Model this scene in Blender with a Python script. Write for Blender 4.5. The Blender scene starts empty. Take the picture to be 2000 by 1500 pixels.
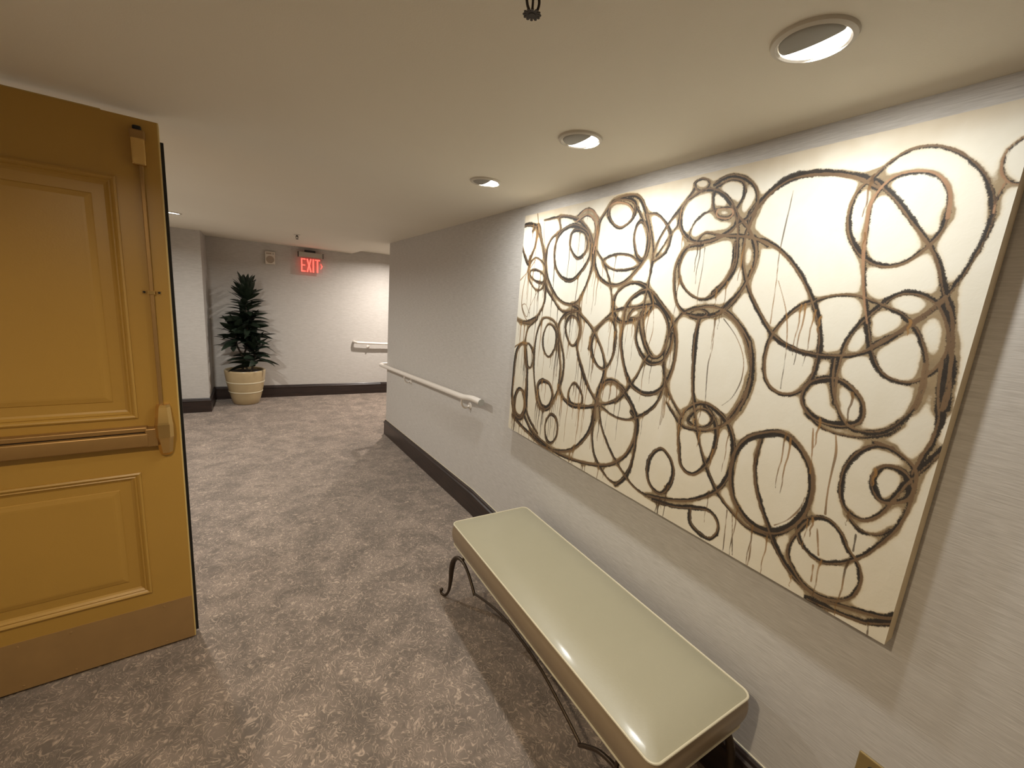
import bpy, bmesh, math, random
import numpy as np
from mathutils import Vector, Matrix

random.seed(7)
SC = bpy.context.scene
COL = SC.collection
PI = math.pi

# ------------------------------------------------------------------ camera
cam_d = bpy.data.cameras.new('camera')
cam = bpy.data.objects.new('camera', cam_d)
COL.objects.link(cam)
_y, _p, _r = math.radians(31.837), math.radians(11.0895), math.radians(-4.6872)
_f = Vector((math.sin(_y) * math.cos(_p), math.cos(_y) * math.cos(_p), -math.sin(_p)))
_rt = Vector((math.cos(_y), -math.sin(_y), 0))
_dn = _f.cross(_rt)
_r2 = math.cos(_r) * _rt + math.sin(_r) * _dn
_d2 = -math.sin(_r) * _rt + math.cos(_r) * _dn
m3 = Matrix((_r2, -_d2, -_f)).transposed()
cam.matrix_world = Matrix.Translation((0, 0, 1.6)) @ m3.to_4x4()
cam_d.sensor_width = 36.0
cam_d.lens = 819.77 / 2000 * 36.0
cam_d.clip_start = 0.02
SC.camera = cam

# ------------------------------------------------------------------ world, exposure
world = bpy.data.worlds.new('world')
SC.world = world
world.use_nodes = True
world.node_tree.nodes['Background'].inputs[0].default_value = (0.5, 0.45, 0.4, 1)
world.node_tree.nodes['Background'].inputs[1].default_value = 0.02
SC.view_settings.view_transform = 'Standard'
SC.view_settings.look = 'None'
SC.view_settings.exposure = 0.2
SC.view_settings.gamma = 1.0
SC.view_settings.use_curve_mapping = False

# ------------------------------------------------------------------ lamps of the room (each sits in its downlight)
COOL = (1.0, 0.985, 0.93)
WASH = (0.98, 1.0, 0.985)
WARM = (1.0, 0.84, 0.60)
# x, y, z, power, colour, tilt towards +x (deg), spread (deg), disc size
LAMPS = [
    (0.972, 0.52, 2.136, 4.8, WASH, 9, 170, 0.07),
    (0.967, 1.215, 2.136, 6.1, WASH, 9, 170, 0.07),
    (0.977, 1.92, 2.136, 6.6, WASH, 9, 170, 0.07),
    (-0.63, 5.13, 2.136, 23.0, COOL, 0, 165, 0.08),
    (-0.63, 3.3, 2.136, 23.0, COOL, 0, 165, 0.08),
    (-0.45, 0.45, 2.136, 17.5, WARM, 0, 165, 0.08),
    (0.5, -1.2, 2.136, 5.0, WARM, 0, 170, 0.08),
    (2.05, 6.35, 2.189, 54.0, (1.0, 0.93, 0.86), 0, 165, 0.08),
]
for i, (x, y, z, pw, c, tilt, spr, sz) in enumerate(LAMPS):
    ld = bpy.data.lights.new('downlight_lamp', 'AREA')
    ld.shape = 'DISK'
    ld.size = sz
    ld.energy = pw
    ld.color = c
    ld.spread = math.radians(spr)
    lo = bpy.data.objects.new('downlight_lamp', ld)
    COL.objects.link(lo)
    lo.location = (x, y, z)
    lo.rotation_euler = (0, math.radians(-tilt), 0)

# ------------------------------------------------------------------ helpers
H = 2.147          # ceiling of the corridor
H2 = 2.2           # ceiling of the passage
W = 1.362          # right wall
YB = 7.38          # back wall
YC = 5.12          # corner where the right wall ends
ZL = -0.168        # landing at the foot of the ramp
YR = 2.62          # head of the ramp


def floor_z(y):
    if y <= YR: return 0.0
    if y >= 5.13: return ZL
    return ZL * (y - YR) / (5.13 - YR)


def link(name, me, mat, parent=None, kind=None):
    o = bpy.data.objects.new(name, me)
    COL.objects.link(o)
    if mat is not None and not me.materials:
        for m in (mat if isinstance(mat, (list, tuple)) else [mat]):
            me.materials.append(m)
    if parent is not None:
        o.parent = parent
    if kind:
        o['kind'] = kind
    return o


def obj(name, bm, mat, parent=None, kind=None, smooth=False):
    me = bpy.data.meshes.new(name)
    bmesh.ops.recalc_face_normals(bm, faces=bm.faces)
    if smooth:
        for f in bm.faces: f.smooth = True
    bm.to_mesh(me)
    bm.free()
    if smooth:
        try: me.set_sharp_from_angle(angle=math.radians(38))
        except Exception: pass
    return link(name, me, mat, parent, kind)


def thing(name, label, cat, loc=(0, 0, 0), rz=0, group=None):
    o = bpy.data.objects.new(name, None)
    COL.objects.link(o)
    o.location = loc
    o.rotation_euler = (0, 0, rz)
    o.empty_display_size = 0.05
    o['label'] = label
    o['category'] = cat
    if group: o['group'] = group
    return o


def box(bm, x0, x1, y0, y1, z0, z1, bevel=0.0, seg=2):
    vs = [bm.verts.new((x, y, z)) for x in (x0, x1) for y in (y0, y1) for z in (z0, z1)]
    fs = [(0, 1, 3, 2), (4, 6, 7, 5), (0, 4, 5, 1), (2, 3, 7, 6), (0, 2, 6, 4), (1, 5, 7, 3)]
    faces = [bm.faces.new([vs[i] for i in f]) for f in fs]
    if bevel > 0:
        edges = list({e for f in faces for e in f.edges})
        bmesh.ops.bevel(bm, geom=edges, offset=bevel, segments=seg, profile=0.5, affect='EDGES')


def B(*a, **k):
    bm = bmesh.new()
    box(bm, *a, **k)
    return bm


def catmull(pts, closed=False, n=8):
    P = [np.array(p, float) for p in pts]
    out = []
    N = len(P)
    rng = range(N) if closed else range(N - 1)
    for i in rng:
        if closed:
            a, b, c, d = P[(i - 1) % N], P[i], P[(i + 1) % N], P[(i + 2) % N]
        else:
            a, b, c, d = P[max(i - 1, 0)], P[i], P[i + 1], P[min(i + 2, N - 1)]
        for k in range(n):
            t = k / n
            out.append(0.5 * ((2 * b) + (c - a) * t + (2 * a - 5 * b + 4 * c - d) * t * t + (3 * b - a - 3 * c + d) * t ** 3))
    if not closed: out.append(P[-1])
    return out


def tube(bm, pts, rad, seg=12, closed=False, caps=True):
    """sweep a circle along pts; rad is a number or a list of radii"""
    pts = [Vector(p) for p in pts]
    n = len(pts)
    rads = rad if isinstance(rad, (list, tuple)) else [rad] * n
    rings = []
    prev = None
    for i, p in enumerate(pts):
        if closed:
            t = (pts[(i + 1) % n] - pts[(i - 1) % n]).normalized()
        else:
            t = (pts[min(i + 1, n - 1)] - pts[max(i - 1, 0)]).normalized()
        if prev is None:
            up = Vector((0, 0, 1)) if abs(t.z) < 0.9 else Vector((1, 0, 0))
            u = t.cross(up).normalized()
        else:
            u = (prev - t * prev.dot(t)).normalized()
        prev = u
        v = t.cross(u)
        rings.append([bm.verts.new(p + (u * math.cos(2 * PI * k / seg) + v * math.sin(2 * PI * k / seg)) * rads[i]) for k in range(seg)])
    m = n if closed else n - 1
    for i in range(m):
        a, b = rings[i], rings[(i + 1) % n]
        for k in range(seg):
            bm.faces.new((a[k], a[(k + 1) % seg], b[(k + 1) % seg], b[k]))
    if caps and not closed:
        bm.faces.new(rings[0][::-1])
        bm.faces.new(rings[-1])


def lathe(bm, prof, seg=48, axis='z', org=(0, 0, 0), cap0=False, cap1=False, mat=None):
    M = mat or Matrix.Identity(4)
    rings = []
    for r, z in prof:
        ring = []
        for k in range(seg):
            a = 2 * PI * k / seg
            v = M @ Vector((r * math.cos(a), r * math.sin(a), z))
            ring.append(bm.verts.new(v + Vector(org)))
        rings.append(ring)
    for a, b in zip(rings, rings[1:]):
        for k in range(seg):
            bm.faces.new((a[k], a[(k + 1) % seg], b[(k + 1) % seg], b[k]))
    if cap0: bm.faces.new(rings[0][::-1])
    if cap1: bm.faces.new(rings[-1])


def sweep_profile(bm, path, prof, closed=False):
    """extrude a 2D profile (out, up) along horizontal polyline path with mitred corners.
    out is to the LEFT of the travelling direction."""
    n = len(path)
    rings = []
    for i in range(n):
        p = Vector(path[i])
        def dirn(a, b):
            d = Vector(b) - Vector(a)
            d.z = 0
            return d.normalized()
        if closed or 0 < i < n - 1:
            d0 = dirn(path[i - 1], path[i]); d1 = dirn(path[i], path[(i + 1) % n])
        elif i == 0:
            d0 = d1 = dirn(path[0], path[1])
        else:
            d0 = d1 = dirn(path[-2], path[-1])
        n0 = Vector((-d0.y, d0.x, 0)); n1 = Vector((-d1.y, d1.x, 0))
        m = (n0 + n1).normalized()
        k = 1.0 / max(0.3, m.dot(n0))
        rings.append([bm.verts.new(p + m * (o * k) + Vector((0, 0, u))) for o, u in prof])
    mm = n if closed else n - 1
    L = len(prof)
    for i in range(mm):
        a, b = rings[i], rings[(i + 1) % n]
        for k in range(L):
            bm.faces.new((a[k], a[(k + 1) % L], b[(k + 1) % L], b[k]))
    if not closed:
        bm.faces.new(rings[0][::-1]); bm.faces.new(rings[-1])


# ------------------------------------------------------------------ materials
def new_mat(name):
    m = bpy.data.materials.new(name)
    m.use_nodes = True
    nt = m.node_tree
    b = nt.nodes['Principled BSDF']
    return m, nt, b


def nd(nt, t, **kw):
    n = nt.nodes.new(t)
    for k, v in kw.items():
        if k in n.inputs: n.inputs[k].default_value = v
        else: setattr(n, k, v)
    return n


def mth(nt, op, a, b=None, c=None, clamp=False):
    n = nt.nodes.new('ShaderNodeMath')
    n.operation = op
    n.use_clamp = clamp
    for i, v in enumerate((a, b, c)):
        if v is None: continue
        if isinstance(v, (int, float)): n.inputs[i].default_value = v
        else: nt.links.new(v, n.inputs[i])
    return n.outputs[0]


def mixc(nt, fac, a, b, mode='MIX'):
    n = nt.nodes.new('ShaderNodeMix')
    n.data_type = 'RGBA'
    n.blend_type = mode
    for s, v in ((0, fac), (6, a), (7, b)):
        if isinstance(v, (int, float)): n.inputs[s].default_value = v
        elif isinstance(v, (tuple, list)): n.inputs[s].default_value = (*v, 1) if len(v) == 3 else v
        else: nt.links.new(v, n.inputs[s])
    return n.outputs[2]


def smooth(nt, v, lo, hi):
    n = nt.nodes.new('ShaderNodeMapRange')
    n.interpolation_type = 'SMOOTHSTEP'
    nt.links.new(v, n.inputs[0])
    n.inputs[1].default_value = lo
    n.inputs[2].default_value = hi
    return n.outputs[0]


def coords(nt, scale=(1, 1, 1), rot=(0, 0, 0), kind='Object'):
    tc = nt.nodes.new('ShaderNodeTexCoord')
    mp = nt.nodes.new('ShaderNodeMapping')
    nt.links.new(tc.outputs[kind], mp.inputs[0])
    mp.inputs['Scale'].default_value = scale
    mp.inputs['Rotation'].default_value = rot
    return mp.outputs[0]


def noise(nt, vec, scale, detail=2, rough=0.5, dist=0.0):
    n = nt.nodes.new('ShaderNodeTexNoise')
    nt.links.new(vec, n.inputs['Vector'])
    n.inputs['Scale'].default_value = scale
    n.inputs['Detail'].default_value = detail
    n.inputs['Roughness'].default_value = rough
    n.inputs['Distortion'].default_value = dist
    return n.outputs[0]


def bump(nt, b, h, strength=0.2, dist=0.01):
    n = nt.nodes.new('ShaderNodeBump')
    n.inputs['Strength'].default_value = strength
    n.inputs['Distance'].default_value = dist
    nt.links.new(h, n.inputs['Height'])
    nt.links.new(n.outputs[0], b.inputs['Normal'])


def srgb(r, g, b):
    f = lambda c: (c / 255 / 12.92) if c / 255 <= 0.04045 else ((c / 255 + 0.055) / 1.055) ** 2.4
    return (f(r), f(g), f(b))


def plain(name, col, rough=0.5, metal=0.0, spec=0.5, coat=0.0, vary=0.06, nscale=30, bmp=0.0, bscale=200):
    m, nt, b = new_mat(name)
    v = coords(nt)
    n = noise(nt, v, nscale, 3)
    lo = tuple(c * (1 - vary) for c in col); hi = tuple(min(1, c * (1 + vary)) for c in col)
    nt.links.new(mixc(nt, n, lo, hi), b.inputs['Base Color'])
    b.inputs['Roughness'].default_value = rough
    b.inputs['Metallic'].default_value = metal
    b.inputs['Specular IOR Level'].default_value = spec
    b.inputs['Coat Weight'].default_value = coat
    if bmp > 0:
        bump(nt, b, noise(nt, v, bscale, 2), bmp, 0.002)
    return m


def wallpaper():
    m, nt, b = new_mat('string_wallpaper')
    # fine threads running level along the wall; the threads have slubs of varied length
    v = coords(nt, (14, 14, 260))
    w1 = noise(nt, v, 1.0, 3, 0.6)
    v2 = coords(nt, (30, 30, 520))
    w2 = noise(nt, v2, 1.0, 2, 0.6)
    big = noise(nt, coords(nt), 1.3, 2)
    s = mth(nt, 'ADD', mth(nt, 'MULTIPLY', w1, 0.6), mth(nt, 'MULTIPLY', w2, 0.4))
    t = smooth(nt, s, 0.25, 0.75)
    c = mixc(nt, t, srgb(174, 168, 160), srgb(206, 201, 194))
    c = mixc(nt, mth(nt, 'MULTIPLY', big, 0.35), c, srgb(190, 184, 180))
    nt.links.new(c, b.inputs['Base Color'])
    b.inputs['Roughness'].default_value = 0.6
    b.inputs['Specular IOR Level'].default_value = 0.25
    bump(nt, b, s, 0.35, 0.0015)
    return m


def carpet():
    m, nt, b = new_mat('swirl_carpet')
    v = coords(nt)
    wx = nt.nodes.new('ShaderNodeTexNoise')
    nt.links.new(v, wx.inputs['Vector'])
    wx.inputs['Scale'].default_value = 9
    wx.inputs['Detail'].default_value = 2
    vm = nt.nodes.new('ShaderNodeVectorMath'); vm.operation = 'SCALE'
    nt.links.new(wx.outputs['Color'], vm.inputs[0]); vm.inputs['Scale'].default_value = 0.16
    va = nt.nodes.new('ShaderNodeVectorMath'); va.operation = 'ADD'
    nt.links.new(v, va.inputs[0]); nt.links.new(vm.outputs[0], va.inputs[1])
    vv = va.outputs[0]

    def swirl(scale, freq, width, off):
        mp = nt.nodes.new('ShaderNodeMapping')
        nt.links.new(vv, mp.inputs[0]); mp.inputs['Location'].default_value = (off, off * 2, 0); mp.inputs['Scale'].default_value = (1.0, 0.5, 1.0); mp.inputs['Rotation'].default_value = (0, 0, 0.12 * off)
        n = noise(nt, mp.outputs[0], scale, 1.5, 0.5, 0.6)
        p = mth(nt, 'PINGPONG', mth(nt, 'MULTIPLY', n, freq), 0.5)
        return smooth(nt, p, width, 0.0)
    a = swirl(22, 8.0, 0.17, 0.0)
    c2 = swirl(30, 7.0, 0.16, 3.7)
    mk = smooth(nt, noise(nt, v, 40, 2, 0.6), 0.36, 0.62)
    mk2 = smooth(nt, noise(nt, coords(nt, (1, 1, 1), (0, 0, 1)), 34, 2, 0.6), 0.38, 0.62)
    lines = mth(nt, 'MAXIMUM', mth(nt, 'MULTIPLY', a, mk), mth(nt, 'MULTIPLY', c2, mk2))
    patch = smooth(nt, noise(nt, v, 5.5, 4, 0.65, 0.5), 0.33, 0.68)
    fuzz = noise(nt, v, 420, 2, 0.8)
    base = mixc(nt, patch, srgb(104, 95, 86), srgb(140, 126, 114))
    base = mixc(nt, mth(nt, 'MULTIPLY', fuzz, 0.5), base, srgb(118, 102, 92))
    col = mixc(nt, mth(nt, 'MULTIPLY', lines, mth(nt, 'ADD', mth(nt, 'MULTIPLY', patch, 0.35), 0.52)), base, srgb(200, 178, 158))
    nt.links.new(col, b.inputs['Base Color'])
    b.inputs['Roughness'].default_value = 0.95
    b.inputs['Specular IOR Level'].default_value = 0.1
    b.inputs['Sheen Weight'].default_value = 0.15
    h = mth(nt, 'ADD', mth(nt, 'MULTIPLY', lines, 0.6), mth(nt, 'MULTIPLY', fuzz, 0.7))
    bump(nt, b, h, 0.5, 0.004)
    return m


def ceiling_paint():
    m, nt, b = new_mat('ceiling_paint')
    v = coords(nt)
    n = noise(nt, v, 260, 2, 0.6)
    n2 = noise(nt, v, 1.2, 3)
    c = mixc(nt, n2, srgb(228, 221, 204), srgb(236, 229, 213))
    nt.links.new(c, b.inputs['Base Color'])
    b.inputs['Roughness'].default_value = 0.7
    bump(nt, b, n, 0.25, 0.001)
    return m


def dark_wood():
    m, nt, b = new_mat('espresso_wood')
    v = coords(nt, (3, 3, 60))
    n = noise(nt, v, 1.0, 4, 0.6, 0.4)
    c = mixc(nt, smooth(nt, n, 0.35, 0.7), srgb(34, 25, 22), srgb(54, 39, 33))
    nt.links.new(c, b.inputs['Base Color'])
    b.inputs['Roughness'].default_value = 0.42
    b.inputs['Coat Weight'].default_value = 0.12
    b.inputs['Coat Roughness'].default_value = 0.15
    return m


def leather():
    m, nt, b = new_mat('cream_vinyl')
    v = coords(nt)
    n = noise(nt, v, 3.0, 3)
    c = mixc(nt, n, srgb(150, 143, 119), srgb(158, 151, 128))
    nt.links.new(c, b.inputs['Base Color'])
    b.inputs['Roughness'].default_value = 0.42
    b.inputs['Coat Weight'].default_value = 0.125
    b.inputs['Coat Roughness'].default_value = 0.12
    h = mth(nt, 'ADD', noise(nt, v, 350, 2, 0.6), mth(nt, 'MULTIPLY', noise(nt, v, 24, 2), 3.0))
    bump(nt, b, h, 0.12, 0.002)
    return m


def emis(name, col, s):
    m, nt, b = new_mat(name)
    b.inputs['Base Color'].default_value = (*col, 1)
    b.inputs['Emission Color'].default_value = (*col, 1)
    b.inputs['Emission Strength'].default_value = s
    return m


M_wall = wallpaper()
M_carpet = carpet()
M_ceil = ceiling_paint()
M_base = dark_wood()
M_leather = leather()
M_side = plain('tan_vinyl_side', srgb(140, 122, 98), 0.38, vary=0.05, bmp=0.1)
M_pipe = plain('cream_piping', srgb(196, 186, 160), 0.35, vary=0.03)
M_iron = plain('bronzed_iron', srgb(74, 62, 50), 0.42, 0.75, vary=0.25, nscale=60, bmp=0.3)
M_door = plain('ochre_door_paint', srgb(176, 136, 62), 0.36, vary=0.04, nscale=4, bmp=0.08)
M_edge = plain('pale_door_edge', srgb(205, 178, 112), 0.45)
M_gask = plain('black_rubber', srgb(18, 17, 18), 0.6)
M_kick = plain('brown_kick_metal', srgb(158, 124, 78), 0.5, 0.15, vary=0.12, nscale=12)
M_brass = plain('satin_brass', srgb(214, 178, 112), 0.2, 0.85, vary=0.05)
M_barm = plain('bronze_bar', srgb(160, 124, 74), 0.4, 0.5, vary=0.08)
M_white = plain('white_enamel', srgb(222, 216, 206), 0.3, vary=0.02, coat=0.2)
M_railp = plain('white_rail_plastic', srgb(226, 218, 208), 0.35, vary=0.02)
M_grey = plain('grey_trim', srgb(150, 146, 136), 0.45, vary=0.04)
M_trim = plain('white_trim', srgb(205, 198, 184), 0.4, vary=0.03)
M_lens = emis('lamp_lens', (1.0, 0.96, 0.9), 9.0)
M_red = emis('red_letters', (1.0, 0.07, 0.05), 2.6)
M_black = plain('black_metal', srgb(24, 22, 22), 0.5)
M_signbox = plain('grey_sign_box', srgb(176, 170, 158), 0.4, 0.2)
M_bronze = plain('dark_bronze', srgb(60, 52, 46), 0.4, 0.7, vary=0.15)
M_soil = plain('potting_soil', srgb(42, 34, 28), 0.95, vary=0.5, nscale=80, bmp=0.8, bscale=60)
M_stem = plain('brown_stem', srgb(66, 56, 44), 0.8, vary=0.3, bmp=0.4)
M_pot = plain('glazed_tan_pot', srgb(182, 160, 122), 0.3, vary=0.1, nscale=14, coat=0.4)
M_band = plain('cream_pot_band', srgb(218, 206, 176), 0.3, vary=0.03, coat=0.3)
M_spk = plain('beige_plastic', srgb(214, 204, 190), 0.45, vary=0.02)
M_grille = plain('tan_grille', srgb(165, 148, 130), 0.6, vary=0.1, nscale=400)
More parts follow.
